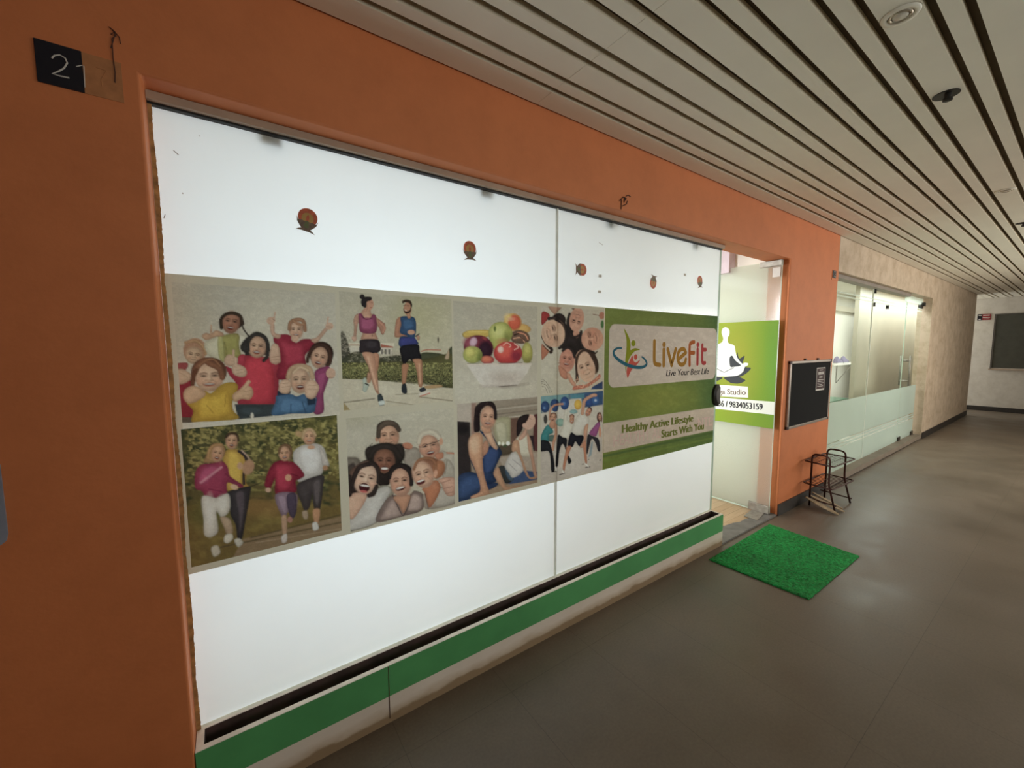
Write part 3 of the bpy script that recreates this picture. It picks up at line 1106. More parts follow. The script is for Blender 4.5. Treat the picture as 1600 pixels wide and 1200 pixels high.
# skirtings
o = link('baseboard_left', boxes((4.143, 1.588, 0, 5.31, 1.599, .109)), M['skirting']); tag(o, kind='structure')
o = link('baseboard_left_white', boxes((9.655, 1.588, 0, 13.862, 1.599, .105), (13.851, 1.588, 0, 13.862, 4.8, .105)), M['skirting']); tag(o, kind='structure')
o = link('baseboard_left_near', boxes((-3, 1.588, 0, -.16, 1.599, .109)), M['skirting']); tag(o, kind='structure')
o = link('baseboard_far', boxes((15.085, -2.4, 0, 15.099, 4.8, .11)), M['skirting']); tag(o, kind='structure')

# ---- shop window 1: two frosted panes in the opening
w1 = empty('window_1', (1.5, GY, .255)); tag(w1, kind='structure')
JX = 1.494
PR = 3.165
for x0, x1 in ((OX0+.008, JX-.003), (JX+.003, PR)):
    link('pane', boxes((x0, GY-.006, .256, x1, GY+.006, 2.322)), M['clear'], w1)
    bm = bmesh.new()
    bm.faces.new([bm.verts.new(p) for p in ((x0, GY+.0075, .256), (x1, GY+.0075, .256), (x1, GY+.0075, 2.322), (x0, GY+.0075, 2.322))])
    link('frosted_film', bm, M['frost'], w1)
link('joint_strip', boxes((JX-.003, GY-.0075, .256, JX+.003, GY+.006, 2.322)), M['joint'], w1)
link('pane_edge', boxes((PR, GY-.006, .256, PR+.002, GY+.006, 2.322)), M['clear_edge'], w1)
link('header_channel', boxes((OX0+.001, GY-.030, 2.328, PR+.002, GY+.045, 2.352)), M['header'], w1)
link('gasket', boxes((OX0+.001, GY-.012, 2.3215, PR, GY+.012, 2.329)), M['gasket'], w1)
# ragged bead of sealant up the left jamb
bm = bmesh.new()
rnd = random.Random(3)
zz = .257
while zz < 2.32:
    h = rnd.uniform(.004, .012)
    w = .003+.004*abs(math.sin(zz*7))+rnd.uniform(0, .0018)
    box(bm, OX0+.001, GY-.014, zz, OX0+.006+w, GY-.0065, min(zz+h, 2.32))
    zz += h
link('sealant_bead', bm, M['sealant'], w1)
for px, py in ((425, 218), (755, 300), (950, 350), (1082, 384)):
    p = at(px, py, 1, GY+.03)
    link('glass_clip', boxes((p.x-.032, GY+.028, 2.285, p.x+.032, GY+.042, 2.327)), M['steel'], w1)

# scratches and bits of old tape on the frosted glass
for pts_ in (((271, 235), (279, 242)), ((311, 212), (313, 213)), ((258, 335), (256, 341)), ((285, 301), (286, 303)), ((936, 379), (942, 383))):
    link('scratch', strokes([[tuple(at(x, y, 1, GY-.0068)) for x, y in pts_]], .0011), M['sticker_dark'], w1)
for x, y in ((937.5, 431), (936.5, 455.5), (1070, 429)):
    p = at(x, y, 1, GY-.0068)
    link('tape_bit', boxes((p.x-.012, p.y-.0004, p.z-.009, p.x+.014, p.y, p.z+.007)), M['far_wall'], w1)

# ---- planter trough below the glass
pl = empty('planter', (1.5, 1.65, 0))
tag(pl, 'long low built-in planter trough with green and cream front below the frosted shop window', 'planter')
X0, X1 = OX0+.002, 3.163
o = link('front_wall', boxes((X0, 1.601, .0, X1, 1.622, .119)), M['planter_white'], pl)
o = link('green_band', boxes((X0, 1.6005, .119, X1, 1.622, .2545)), M['planter_green'], pl); tag(o, 'green painted band')
o = link('rim', boxes((X0, 1.6015, .2545, X1, 1.622, .2565), (X0, 1.622, .2545, X0+.022, 1.700, .2565), (X0, 1.693, .2535, X1, 1.7265, .2555), (X1-.016, 1.622, .2545, X1, 1.700, .2565)), M['rim'], pl)
o = link('trough_lining', boxes((X0+.022, 1.6905, .13, X1-.016, 1.693, .2545), (X0+.020, 1.6222, .13, X0+.022, 1.692, .2545), (X1-.018, 1.6222, .13, X1-.016, 1.692, .2545), (X0+.02, 1.6222, .12, X1-.016, 1.693, .14)), M['planter_inside'], pl); tag(o, 'dark maroon hollow')
o = link('body', boxes((X0, 1.6225, 0, X1, 1.7265, .12), (X0, 1.694, .12, X1, 1.7265, .2533), (X0, 1.622, .12, X0+.02, 1.694, .2543), (X1-.0155, 1.622, .12, X1, 1.694, .2543)), M['planter_white'], pl)
link('seam', boxes((.481, 1.5996, .02, .484, 1.6012, .254)), M['grime'], pl)

# ---- entrance: sill, open glass door
pts = [(3.166, 1.602), (4.138, 1.602), (4.138, 1.70), (4.02, 1.71), (3.90, 1.70), (3.80, 1.725), (3.70, 1.72), (3.62, 1.745), (3.5, 1.76), (3.40, 1.80), (3.30, 1.79), (3.24, 1.74), (3.166, 1.73)]
o = link('trim_3', prism([(x, y, .0005) for x, y in pts], (0, 0, .0135)), M['sill_stone']); tag(o, kind='structure')

DX = 4.07
d1 = empty('door_1', (DX, GY, .015)); tag(d1, kind='structure')
link('pane', boxes((DX, 1.642, .03, DX+.012, 2.60, 2.345)), M['clear'], d1)
bm = bmesh.new()
bm.faces.new([bm.verts.new(p) for p in ((DX+.0135, 1.642, .03), (DX+.0135, 2.60, .03), (DX+.0135, 2.60, 2.345), (DX+.0135, 1.642, 2.345))])
link('frosted_film', bm, M['frost_door'], d1)
link('pane_edge', boxes((DX, 1.6395, .03, DX+.012, 1.642, 2.345)), M['clear_edge'], d1)
link('bottom_rail', boxes((DX-.001, 1.83, .016, DX+.013, 2.60, .029)), M['clear_edge'], d1)
o = bevel(link('bottom_patch_fitting', boxes((DX-.010, 1.640, .017, DX+.024, 1.825, .09)), M['steel'], d1), .002); tag(o, 'brushed steel bottom fitting')
o = bevel(link('top_patch_fitting', boxes((DX-.010, 1.640, 2.30, DX+.024, 1.825, 2.349)), M['steel'], d1), .002); tag(o, 'brushed steel top fitting')
o = link('paper_tab', boxes((DX-.0012, 1.652, 2.20, DX-.0002, 1.715, 2.285)), M['paper'], d1); tag(o, 'small pale paper stuck on the glass')
o = link('floor_plate', prism([(3.845, 1.64, .0145), (3.852, 1.762, .0145), (4.135, 1.795, .0145), (4.139, 1.69, .0145)], (0, 0, .004)), M['steel'])
tag(o, 'worn steel floor spring cover plate on the threshold under the open glass door', 'floor plate')

# lock on the free edge of the right pane
bm = bmesh.new()
n = 28
prof = [(.0, 0), (.010, .0), (.018, .006), (.024, .016)]
outer = [(3.158+min(.062*math.cos(2*math.pi*i/n), .018), 1.2+.088*math.sin(2*math.pi*i/n)) for i in range(n)]
r0 = [bm.verts.new((x, GY-.007, z)) for x, z in outer]
r1 = [bm.verts.new((x, GY-.028, z)) for x, z in outer]
r2 = [bm.verts.new((3.158+(x-3.158)*.7, GY-.040, 1.2+(z-1.2)*.7)) for x, z in outer]
for a, b in ((r0, r1), (r1, r2)):
    for i in range(n): bm.faces.new((a[i], a[(i+1) % n], b[(i+1) % n], b[i]))
bm.faces.new(r0); bm.faces.new(r2)
o = link('glass_lock', bm, M['dark_metal'], smooth=False); bevel(o, .002)
tag(o, 'dark rounded glass lock clamped on the right edge of the frosted shop window', 'lock')

# ---- door mat
bm = bmesh.new()
c = [at(*p, 2, .012) for p in ((1108, 873), (1264, 935), (1343, 868), (1202, 818))]
c = [Vector(v) for v in c]
nu, nv = 90, 64
rnd = random.Random(5)
top = [[None]*(nv+1) for _ in range(nu+1)]
for i in range(nu+1):
    for j in range(nv+1):
        u, v = i/nu, j/nv
        p = c[0]*(1-u)*(1-v)+c[3]*u*(1-v)+c[1]*(1-u)*v+c[2]*u*v
        edge = i in (0, nu) or j in (0, nv)
        top[i][j] = bm.verts.new((p.x+rnd.uniform(-.002, .002), min(p.y, 1.585)+rnd.uniform(-.002, .002), .008 if edge else .012+rnd.uniform(-.0025, .0035)))
for i in range(nu):
    for j in range(nv):
        bm.faces.new((top[i][j], top[i+1][j], top[i+1][j+1], top[i][j+1]))
rim = [top[i][0] for i in range(nu+1)]+[top[nu][j] for j in range(1, nv+1)]+[top[i][nv] for i in range(nu-1, -1, -1)]+[top[0][j] for j in range(nv-1, 0, -1)]
low = [bm.verts.new((v.co.x, v.co.y, .0008)) for v in rim]
for i in range(len(rim)):
    bm.faces.new((rim[i], low[i], low[(i+1) % len(rim)], rim[(i+1) % len(rim)]))
bm.faces.new(low)
o = link('door_mat', bm, M['mat'])
tag(o, 'green artificial grass door mat lying on the floor in front of the studio doorway', 'mat')

# ---- notice board on the pillar
bx0, bx1, bz0, bz1 = 4.204, 5.205, .812, 1.446
nb = empty('notice_board', (4.7, 1.599, bz0))
tag(nb, 'black felt notice board in a thin metal frame hung on the orange pillar', 'notice board')
link('felt_panel', boxes((bx0+.02, 1.584, bz0+.02, bx1-.02, 1.597, bz1-.02)), M['board_felt'], nb)
F = .024
for b in ((bx0, 1.577, bz0+F, bx0+F, 1.5985, bz1-F), (bx1-F, 1.577, bz0+F, bx1, 1.5985, bz1-F), (bx0+F, 1.577, bz0, bx1-F, 1.5985, bz0+F), (bx0+F, 1.577, bz1-F, bx1-F, 1.5985, bz1)):
    bevel(link('frame_bar', boxes(b), M['board_frame'], nb), .003)
for x in (bx0-.002, bx1-F-.004):
    for z in (bz0-.002, bz1-F-.004):
        bevel(link('corner_cap', boxes((x, 1.575, z, x+F+.006, 1.5988, z+F+.006)), M['corner'], nb), .003)
for x in (4.55, 4.86):
    link('hanger', boxes((x, 1.585, bz1-.003, x+.03, 1.5985, bz1+.018)), M['corner'], nb)
nt_ = empty('pinned_note', (4.93, 1.582, 1.25))
tag(nt_, 'small dark maroon printed note pinned on the black notice board', 'note')
link('sheet', boxes((4.83, 1.5815, 1.134, 5.052, 1.5835, 1.366)), M['paper'], nt_)
link('print', boxes((4.838, 1.5805, 1.150, 5.044, 1.5813, 1.358)), M['maroon_print'], nt_)
bm = bmesh.new()
rnd = random.Random(9)
for z, h, a, b in ((1.338, .007, 4.90, 4.99), (1.296, .028, 4.87, 5.01), (1.262, .014, 4.90, 4.98), (1.238, .008, 4.86, 5.02), (1.222, .006, 4.86, 5.0), (1.206, .006, 4.86, 5.02), (1.190, .006, 4.86, 4.98), (1.174, .006, 4.86, 5.01)):
    x = a
    while x < b:
        w = rnd.uniform(.006, .02)
        box(bm, x, 1.5798, z, min(x+w, b), 1.5804, z+h)
        x += w+.004
link('print_lines', bm, M['paper'], nt_)

# ---- number plates
np_ = empty('number_plate', (-.31, 1.598, 2.26))
tag(np_, 'dark blue plate with a white 2 on the orange wall, left of the window', 'number plate')
link('plate', boxes((-.358, 1.5955, 2.262, -.273, 1.5995, 2.366)), M['number_black'], np_)
link('peeled_patch', boxes((-.273, 1.5984, 2.262, -.196, 1.5996, 2.366)), M['ghost_tan'], np_)
Z6 = lambda x, y, Y=1.5952: tuple(at(x/6, 20+y/6, 1, Y))
link('digit', strokes([[Z6(*p) for p in ((485, 425), (510, 400), (560, 395), (610, 425), (630, 470), (600, 520), (545, 550), (490, 572), (560, 592), (650, 610))]], .0018), M['number_white'], np_)
link('digit', strokes([[Z6(*p) for p in ((715, 503), (765, 492), (785, 498), (795, 700))]], .0011), M['number_white'], np_)
link('digit', strokes([[Z6(*p, 1.598) for p in ((900, 510), (1000, 545), (950, 620), (955, 690))]], .0007), M['ghost_tan'], np_)

np2 = empty('number_plate', (5.17, 1.598, 2.28))
tag(np2, 'tiny black number plate high on the right edge of the orange pillar', 'number plate')
link('plate', boxes((5.13, 1.594, 2.283, 5.222, 1.5995, 2.357)), M['number_black'], np2)
link('backing_patch', boxes((5.12, 1.5975, 2.262, 5.298, 1.5994, 2.36)), M['orange'], np2)
link('digit', strokes([[(5.155, 1.5935, 2.345), (5.195, 1.5935, 2.345), (5.2, 1.5935, 2.325), (5.16, 1.5935, 2.297), (5.205, 1.5935, 2.295)]], .003), M['number_white'], np2)

# loose wire stubs and grime where fittings were torn off
def wires(name, paths, r, label):
    o = link(name, strokes(paths, r), M['grime'])
    tag(o, label, 'wire')
W = lambda x, y: tuple(at(940+x/20, 290+y/20, 1, 1.597))
wires('wire_stub', [[W(560, 480), W(610, 430), W(680, 350), W(780, 400), W(730, 470)], [W(760, 330), W(840, 300), W(910, 345)], [W(625, 440), W(610, 740)], [W(730, 390), W(705, 530)], [W(810, 480), W(780, 580), W(650, 640)], [W(700, 380), W(770, 420), W(700, 450)]], .0022,
      'tangle of dark wire stubs on the orange wall just above the window opening')
V6 = lambda x, y: tuple(at(x/6, 20+y/6, 1, 1.5975))
wires('wire_stub', [[V6(1020, 130), V6(1070, 170), V6(1120, 230), V6(1130, 290)], [V6(1050, 150), V6(1080, 200), V6(1040, 330)], [V6(1075, 180), V6(1040, 200), V6(1090, 215), V6(1050, 240), V6(1060, 420), V6(1080, 560), V6(1078, 650), V6(1085, 655)]], .0012,
      'dark frayed wire and grime on the orange wall beside the number 2 plate')

# grey-blue sheet at the near end of the wall
o = link('plastic_sheet', prism([(-.62, 1.594, 1.285), (-.494, 1.594, 1.285), (-.494, 1.594, 1.10), (-.498, 1.594, 1.082), (-.508, 1.594, 1.073), (-.62, 1.594, 1.073)], (0, .0045, 0)), M['blue_sheet'])
tag(o, 'grey-blue sheet fixed on the near end of the orange wall at the photo edge', 'sheet')

# ---- ceiling fittings
def ring_light(x, y, label):
    t = empty('downlight', (x, y, CZ-.001))
    tag(t, label, 'ceiling light', 'round fittings in the slatted ceiling')
    bm = bmesh.new()
    seg = 40
    prof = [(.034, -.001), (.036, -.006), (.050, -.005), (.053, -.0005)]
    rings = [[bm.verts.new((x+r*math.cos(2*math.pi*k/seg), y+r*math.sin(2*math.pi*k/seg), CZ+h)) for k in range(seg)] for r, h in prof]
    for a, b in zip(rings, rings[1:]):
        for k in range(seg): bm.faces.new((a[k], a[(k+1) % seg], b[(k+1) % seg], b[k]))
    link('trim_ring', bm, M['ceiling_panel'], t, True)
    bm = bmesh.new()
    rings = [[bm.verts.new((x+r*math.cos(2*math.pi*k/seg), y+r*math.sin(2*math.pi*k/seg), CZ+h)) for k in range(seg)] for r, h in [(.0335, -.0012), (.030, -.009), (.027, -.009), (.024, -.002)]]
    for a, b in zip(rings, rings[1:]):
        for k in range(seg): bm.faces.new((a[k], a[(k+1) % seg], b[(k+1) % seg], b[k]))
    link('inner_ring', bm, M['chrome'], t, True)
    bm = bmesh.new(); lathe(bm, [(.023, -.0015), (.022, -.006), (.012, -.010), (.001, -.011)], (x, y, CZ)); link('lamp', bm, M['bulb'], t, True)
    bm = bmesh.new()
    rings = [[bm.verts.new((x+r*math.cos(2*math.pi*k/seg), y+r*math.sin(2*math.pi*k/seg), CZ+h)) for k in range(seg)] for r, h in [(.054, -.0004), (.0555, -.0004)]]
    for k in range(seg): bm.faces.new((rings[0][k], rings[0][(k+1) % seg], rings[1][(k+1) % seg], rings[1][k]))
    link('painted_shadow_ring', bm, M['panel_edge'], t)  # flat ring, its darker colour paints a shadow line round the trim
def socket(x, y, label):
    t = empty('lamp_socket', (x, y, CZ-.001))
    tag(t, label, 'lamp socket', 'round fittings in the slatted ceiling')
    bm = bmesh.new(); lathe(bm, [(.046, -.0004), (.046, -.003), (.040, -.0035)], (x, y, CZ)); link('hole', bm, M['bakelite'], t)
    bm = bmesh.new(); lathe(bm, [(.012, -.004), (.012, -.022), (.017, -.024), (.017, -.034), (.010, -.036)], (x-.012, y-.008, CZ)); link('holder', bm, M['bakelite'], t)
ring_light(1.978, .468, 'round unlit downlight in the ceiling, nearest of the ceiling fittings')
socket(2.756, .472, 'dark empty lamp socket in the ceiling, between the two round downlights')
ring_light(4.78, .462, 'round unlit downlight in the ceiling, further one beyond the first dark socket')
socket(6.17, .470, 'dark lamp socket in the ceiling at the right photo edge, farthest fitting')

# ---- shoe rack
rk = empty('shoe_rack', (4.84, 1.45, 0))
tag(rk, 'rusty brown wire shoe rack standing on the floor against the orange pillar', 'rack')
RA = [(4.625, 1.572), (5.135, 1.560), (5.105, 1.300), (4.585, 1.325)]   # shelf corners: wall-left, wall-right, front-right, front-left
def q(u, v, z):     # u along the wall, v towards the corridor
    a = Vector(RA[0])*(1-u)+Vector(RA[1])*u
    b = Vector(RA[3])*(1-u)+Vector(RA[2])*u
    p = a*(1-v)+b*v
    return Vector((p.x, p.y, z))
for u in (.12, .83):
    bm = bmesh.new()
    tube(bm, [q(u, .18, .003), q(u, .18, .53), q(u, .80, .53), q(u, .80, .26), q(u+.10, .98, .006)], .0085, 10, .05)
    link('side_loop', bm, M['rack'], rk, True)
    bm = bmesh.new()
    tube(bm, [q(u, .02, .075), q(u+.10, 1.02, .055)], .007, 8)
    link('foot_bar', bm, M['rack'], rk, True)
for z in (.455, .235):
    bm = bmesh.new()
    cs = [q(0, 0, z), q(1, 0, z), q(1, 1, z), q(0, 1, z)]
    mid = (cs[0]+cs[1])/2
    tube(bm, [mid, cs[1], cs[2], cs[3], cs[0], mid], .0065, 8, .03)
    sh = link('shelf', bm, M['rack'], rk, True)
    bm = bmesh.new()
    for i in range(1, 11): tube(bm, [q(i/11, 0, z-.003), q(i/11, 1, z-.003)], .0022, 6)
    for v in (.33, .66): tube(bm, [q(0, v, z-.006), q(1, v, z-.006)], .0025, 6)
    w = link('shelf_wires', bm, M['rack'], sh, True)
    w.parent = sh; w.matrix_parent_inverse = Matrix()
def slat(p0, p1, w, z0, z1):
    bm = bmesh.new()
    p0, p1 = Vector(p0), Vector(p1)
    d = (p1-p0); s = Vector((-d.y, d.x, 0)).normalized()
    a, b = [], []
    for i in range(13):
        t = i/12
        ww = w*math.sin(math.pi*min(max(t*.92+.06, 0), 1))**.6
        p = p0+d*t; p.z = z0*(1-t)+z1*t
        a.append(p+s*ww); b.append(p-s*ww)
    o = link('fallen_slat', prism(a+b[::-1], (0, 0, .008)), M['slat'], rk)
slat((4.64, 1.545, 0), (4.62, 1.27, 0), .035, .085, .004)
slat((4.72, 1.545, 0), (4.74, 1.26, 0), .030, .09, .006)
slat((4.80, 1.545, 0), (4.80, 1.29, 0), .022, .10, .010)

# ---- neighbouring shop window and door
link_z0 = .075
o = link('trim_4', boxes((5.30, 1.601, 0.0005, 9.648, 1.76, link_z0)), M['shop_sill']); tag(o, kind='structure')
o = link('trim_5', boxes((5.303, 1.604, .0006, 9.645, 1.6005, .010)), M['skirting']); tag(o, kind='structure')
G2 = 1.71
w2 = empty('window_2', (7, G2, link_z0)); tag(w2, kind='structure')
D0 = 8.62
def film(name, x0, x1, z0, z1, mat, parent, y=G2-.0072):
    bm = bmesh.new()
    bm.faces.new([bm.verts.new(p) for p in ((x0, y, z0), (x1, y, z0), (x1, y, z1), (x0, y, z1))])
    return link(name, bm, mat, parent)
def stripes(x0, x1, parent):
    zs = [.08, .345, .357, .392, .404, .432, .444, .93]
    for z0, z1 in ((.08, .352), (.368, .395), (.411, .436), (.452, .93)):
        film('frosted_band', x0, x1, z0, z1, M['frost_shop'], parent)
    for z0 in (2.145, 2.185): film('frosted_line', x0, x1, z0, z0+.018, M['frost_line'], parent)
for x0, x1 in ((5.31, 6.945), (6.953, D0-.006)):
    link('pane', boxes((x0, G2-.006, link_z0, x1, G2+.006, 2.33)), M['clear'], w2)
    stripes(x0, x1, w2)
link('joint_strip', boxes((6.945, G2-.0075, link_z0, 6.953, G2+.0065, 2.33)), M['joint'], w2)
link('header_channel', boxes((5.303, G2-.06, 2.325, D0-.1, G2+.03, 2.364)), M['shop_header'], w2)
for x in (6.99, 7.6):
    link('glass_clip', boxes((x, G2-.015, 2.10, x+.03, G2+.015, 2.15)), M['dark_metal'], w2)
link('glass_clip', boxes((7.0, G2-.015, 2.27, 7.03, G2+.015, 2.33)), M['dark_metal'], w2)
d2 = empty('door_2', (9.6, G2, link_z0)); tag(d2, kind='structure')
link('pane', boxes((D0, G2-.006, link_z0+.004, 9.56, G2+.006, 2.25)), M['clear'], d2)
stripes(D0, 9.56, d2)
link('pane_edge', boxes((D0-.002, G2-.006, link_z0+.004, D0, G2+.006, 2.25)), M['clear_edge'], d2)
link('transom_pane', boxes((D0-.1, G2-.006, 2.258, 9.6, G2+.006, 2.36)), M['frost_line'], d2)
for x, z in ((D0+.01, link_z0+.002), (9.42, link_z0+.002), (9.42, 2.20)):
    link('patch_fitting', boxes((x, G2-.018, z, x+.15, G2+.018, z+.06)), M['dark_metal'], d2)
link('top_pivot', boxes((9.50, G2-.04, 2.24, 9.6, G2+.03, 2.30)), M['dark_metal'], d2)
hx = 8.80
hd = link('handle', strokes([[(hx, G2-.055, .955), (hx, G2-.055, 1.43)], [(hx, G2-.055, 1.03), (hx, G2+.055, 1.03)], [(hx, G2-.055, 1.35), (hx, G2+.055, 1.35)], [(hx, G2+.055, .955), (hx, G2+.055, 1.43)]], .012), M['steel'], d2, True); tag(hd, 'long steel pull handle')

# inside the neighbouring shop
sh = empty('wall_shelf', (10.3, 2.9, 1.26))
tag(sh, 'white wall shelf on a bracket inside the neighbouring glass shop', 'shelf')
link('board', boxes((8.9, 2.66, 1.235, 11.3, 2.949, 1.258)), M['inner_wall'], sh)
for x in (10.0,):
    link('bracket', strokes([[(x, 2.94, 1.234), (x, 2.94, .85), (x, 2.70, 1.232)], [(x, 2.72, 1.229), (x, 2.94, 1.229)]], .010), M['steel'], sh)
def shoe(x, label):
    s = empty('shoe', (x, 2.76, 1.259))
    tag(s, label, 'shoe', 'lilac shoes on the shelf')
    bm = bmesh.new()
    n = 18
    prof = [(-.14, .05, .035), (-.12, .11, .04), (-.06, .125, .042), (0, .09, .045), (.07, .06, .05), (.12, .045, .045), (.15, .02, .02)]
    rings = []
    for t, h, w in prof:
        rings.append([bm.verts.new((x+t, 2.76+w*math.cos(a), 1.275+max(0, h*math.sin(a)) if math.sin(a) > 0 else 1.272)) for a in [2*math.pi*k/n for k in range(n)]])
    for a, b in zip(rings, rings[1:]):
        for k in range(n): bm.faces.new((a[k], a[(k+1) % n], b[(k+1) % n], b[k]))
    bm.faces.new(rings[0][::-1]); bm.faces.new(rings[-1])
    link('upper', bm, M['lilac_shoe'], s, True)
    link('sole', prism([(x+t, 2.76+w*sgn, 1.2585) for sgn, seq in ((1, prof), (-1, prof[::-1])) for t, h, w in seq], (0, 0, .018)), M['shoe_sole'], s)
shoe(9.42, 'lilac-grey sports shoe on the shop shelf, the one nearer the orange pillar')
shoe(9.76, 'lilac-grey sports shoe on the shop shelf, the one farther from the orange pillar')
tb = empty('glass_table', (7.6, 2.4, .05))
tag(tb, 'table with a green-edged glass top inside the neighbouring shop', 'table')
bevel(link('table_top', boxes((6.9, 2.2, .745, 8.1, 2.75, .757)), M['green_glass'], tb), .002)
for x in (6.98, 8.0):
    for y in (2.26, 2.68):
        link('leg', boxes((x, y, .051, x+.04, y+.04, .744)), M['inner_wall'], tb)

# ---- far wall: dark window, small exit sign
w3 = empty('window_3', (15.09, .9, 1.03)); tag(w3, kind='structure')
link('pane', boxes((15.088, .30, 1.05, 15.099, 1.405, 2.315)), M['far_glass'], w3)
link('frame', boxes((15.075, 1.405, 1.03, 15.099, 1.43, 2.335), (15.075, .28, 1.03, 15.099, .30, 2.335), (15.075, .30, 2.315, 15.099, 1.405, 2.335)), M['frame_dark'], w3)
link('window_sill', boxes((15.05, .25, 1.005, 15.099, 1.45, 1.03)), M['header'], w3)
sg = empty('exit_sign', (15.09, 1.6, 2.2))
tag(sg, 'small black and red sign on the far wall left of the dark window', 'sign')
link('panel', boxes((15.085, 1.625, 2.20, 15.099, 1.705, 2.345)), M['number_black'], sg)
o = link('panel', boxes((15.085, 1.49, 2.20, 15.099, 1.625, 2.345)), M['red'], sg); tag(o, 'red half of the sign')
link('lettering', boxes((15.083, 1.51, 2.305, 15.0848, 1.615, 2.325), (15.083, 1.50, 2.255, 15.0848, 1.62, 2.268), (15.083, 1.52, 2.222, 15.0848, 1.60, 2.232), (15.083, 1.65, 2.212, 15.0848, 1.685, 2.235), (15.083, 1.64, 2.31, 15.0848, 1.69, 2.322)), M['paper'], sg)

# ================================================================ prints
class Raster:
    """Colours a fine grid of sheet points from soft-edged printed shapes."""
    def __init__(s, X, Y):
        s.X, s.Y = X, Y
        s.C = np.zeros(X.shape+(3,))
        s.ox = s.oy = 0

    def put(s, a, c, sl=None):
        c = np.array(lin(c)) if isinstance(c, str) else np.array(c)
        if sl is None: s.C += a[..., None]*(c-s.C)
        else: s.C[sl] += a[..., None]*(c-s.C[sl])

    def clip(s, x0, y0, x1, y1):
        m = (s.X >= x0) & (s.X <= x1) & (s.Y >= y0) & (s.Y <= y1)
        i = np.where(m.any(1))[0]; j = np.where(m.any(0))[0]
        if not len(i) or not len(j): return None
        return (slice(i[0], i[-1]+1), slice(j[0], j[-1]+1))

    def ell(s, c, soft, cx, cy, rx, ry, rot=0, alpha=1):
        R = max(rx, ry)+soft*2
        sl = s.clip(cx-R, cy-R, cx+R, cy+R)
        if sl is None: return
        a = math.radians(rot)
        dx, dy = s.X[sl]-cx, s.Y[sl]-cy
        u, v = dx*math.cos(a)+dy*math.sin(a), -dx*math.sin(a)+dy*math.cos(a)
        q_ = np.sqrt((u/rx)**2+(v/ry)**2)
        d = (q_-1)*min(rx, ry)
        if alpha == 1 and min(rx, ry) > 24 and isinstance(c, str):
            c = np.array(lin(c))*((1.10-.42*np.clip(q_, 0, 1)**2.5)*(1-.10*(dx+dy)/max(rx, ry)))[..., None]
        s.put(alpha*np.clip(.5-d/(2*max(soft, .5)), 0, 1), c, sl)

    def seg_dist(s, sl, P, closed):
        X, Y = s.X[sl], s.Y[sl]
        D = np.full(X.shape, 1e9); inside = np.zeros(X.shape, bool)
        n = len(P)
        for i in range(n if closed else n-1):
            (x0, y0), (x1, y1) = P[i], P[(i+1) % n]
            ex, ey = x1-x0, y1-y0
            L = ex*ex+ey*ey or 1e-9
            t = np.clip(((X-x0)*ex+(Y-y0)*ey)/L, 0, 1)
            D = np.minimum(D, (X-x0-t*ex)**2+(Y-y0-t*ey)**2)
            if closed and y0 != y1:
                c = ((y0 > Y) != (y1 > Y)) & (X < (x1-x0)*(Y-y0)/(y1-y0)+x0)
                inside ^= c
        return np.sqrt(D), inside

    def poly(s, c, soft, P, smooth=True):
        if smooth: P = spline(P, True)
        xs_, ys_ = [p[0] for p in P], [p[1] for p in P]
        sl = s.clip(min(xs_)-soft*2, min(ys_)-soft*2, max(xs_)+soft*2, max(ys_)+soft*2)
        if sl is None: return
        D, ins = s.seg_dist(sl, P, True)
        d = np.where(ins, -D, D)
        w, h_ = max(xs_)-min(xs_), max(ys_)-min(ys_)
        if smooth and min(w, h_) > 34:
            c = np.array(lin(c)) if isinstance(c, str) else c
            e = np.clip(D/(.20*min(w, h_)), 0, 1)
            g = ((s.X[sl]-min(xs_))/w+(s.Y[sl]-min(ys_))/h_)/2
            c = c*((.62+.42*e**.7)*(1.14-.28*g))[..., None]
        s.put(np.clip(.5-d/(2*soft), 0, 1), c, sl)

    def line(s, c, w, soft, P):
        P = spline(P, False) if len(P) > 2 else P
        xs_, ys_ = [p[0] for p in P], [p[1] for p in P]
        m = w+soft*2
        sl = s.clip(min(xs_)-m, min(ys_)-m, max(xs_)+m, max(ys_)+m)
        if sl is None: return
        D, _ = s.seg_dist(sl, P, False)
        if w > 14:
            c = (np.array(lin(c)) if isinstance(c, str) else c)*(1.06-.38*np.clip(D/(w/2), 0, 1)**2)[..., None]
        s.put(np.clip(.5-(D-w/2)/(2*soft), 0, 1), c, sl)

    def noise(s, c, alpha, scale, x0, y0, x1, y1, seed):
        sl = s.clip(x0, y0, x1, y1)
        if sl is None: return
        rg = np.random.RandomState(seed)
        X, Y = s.X[sl], s.Y[sl]
        a = np.zeros(X.shape)
        for k, w in ((1, .6), (2.1, .4)):
            g = rg.rand(80, 80)
            u, v = (X/scale*k/1.6) % 78, (Y/scale*k/1.1) % 78
            i, j = u.astype(int), v.astype(int)
            fu, fv = u-i, v-j
            fu, fv = fu*fu*(3-2*fu), fv*fv*(3-2*fv)
            a += w*((g[i, j]*(1-fu)+g[i+1, j]*fu)*(1-fv)+(g[i, j+1]*(1-fu)+g[i+1, j+1]*fu)*fv)
        a = np.clip((a-.5)*4, 0, 1)
        e = np.minimum.reduce([X-x0, x1-X, Y-y0, y1-Y])
        s.put(alpha*a*np.clip(e/8, 0, 1), c, sl)

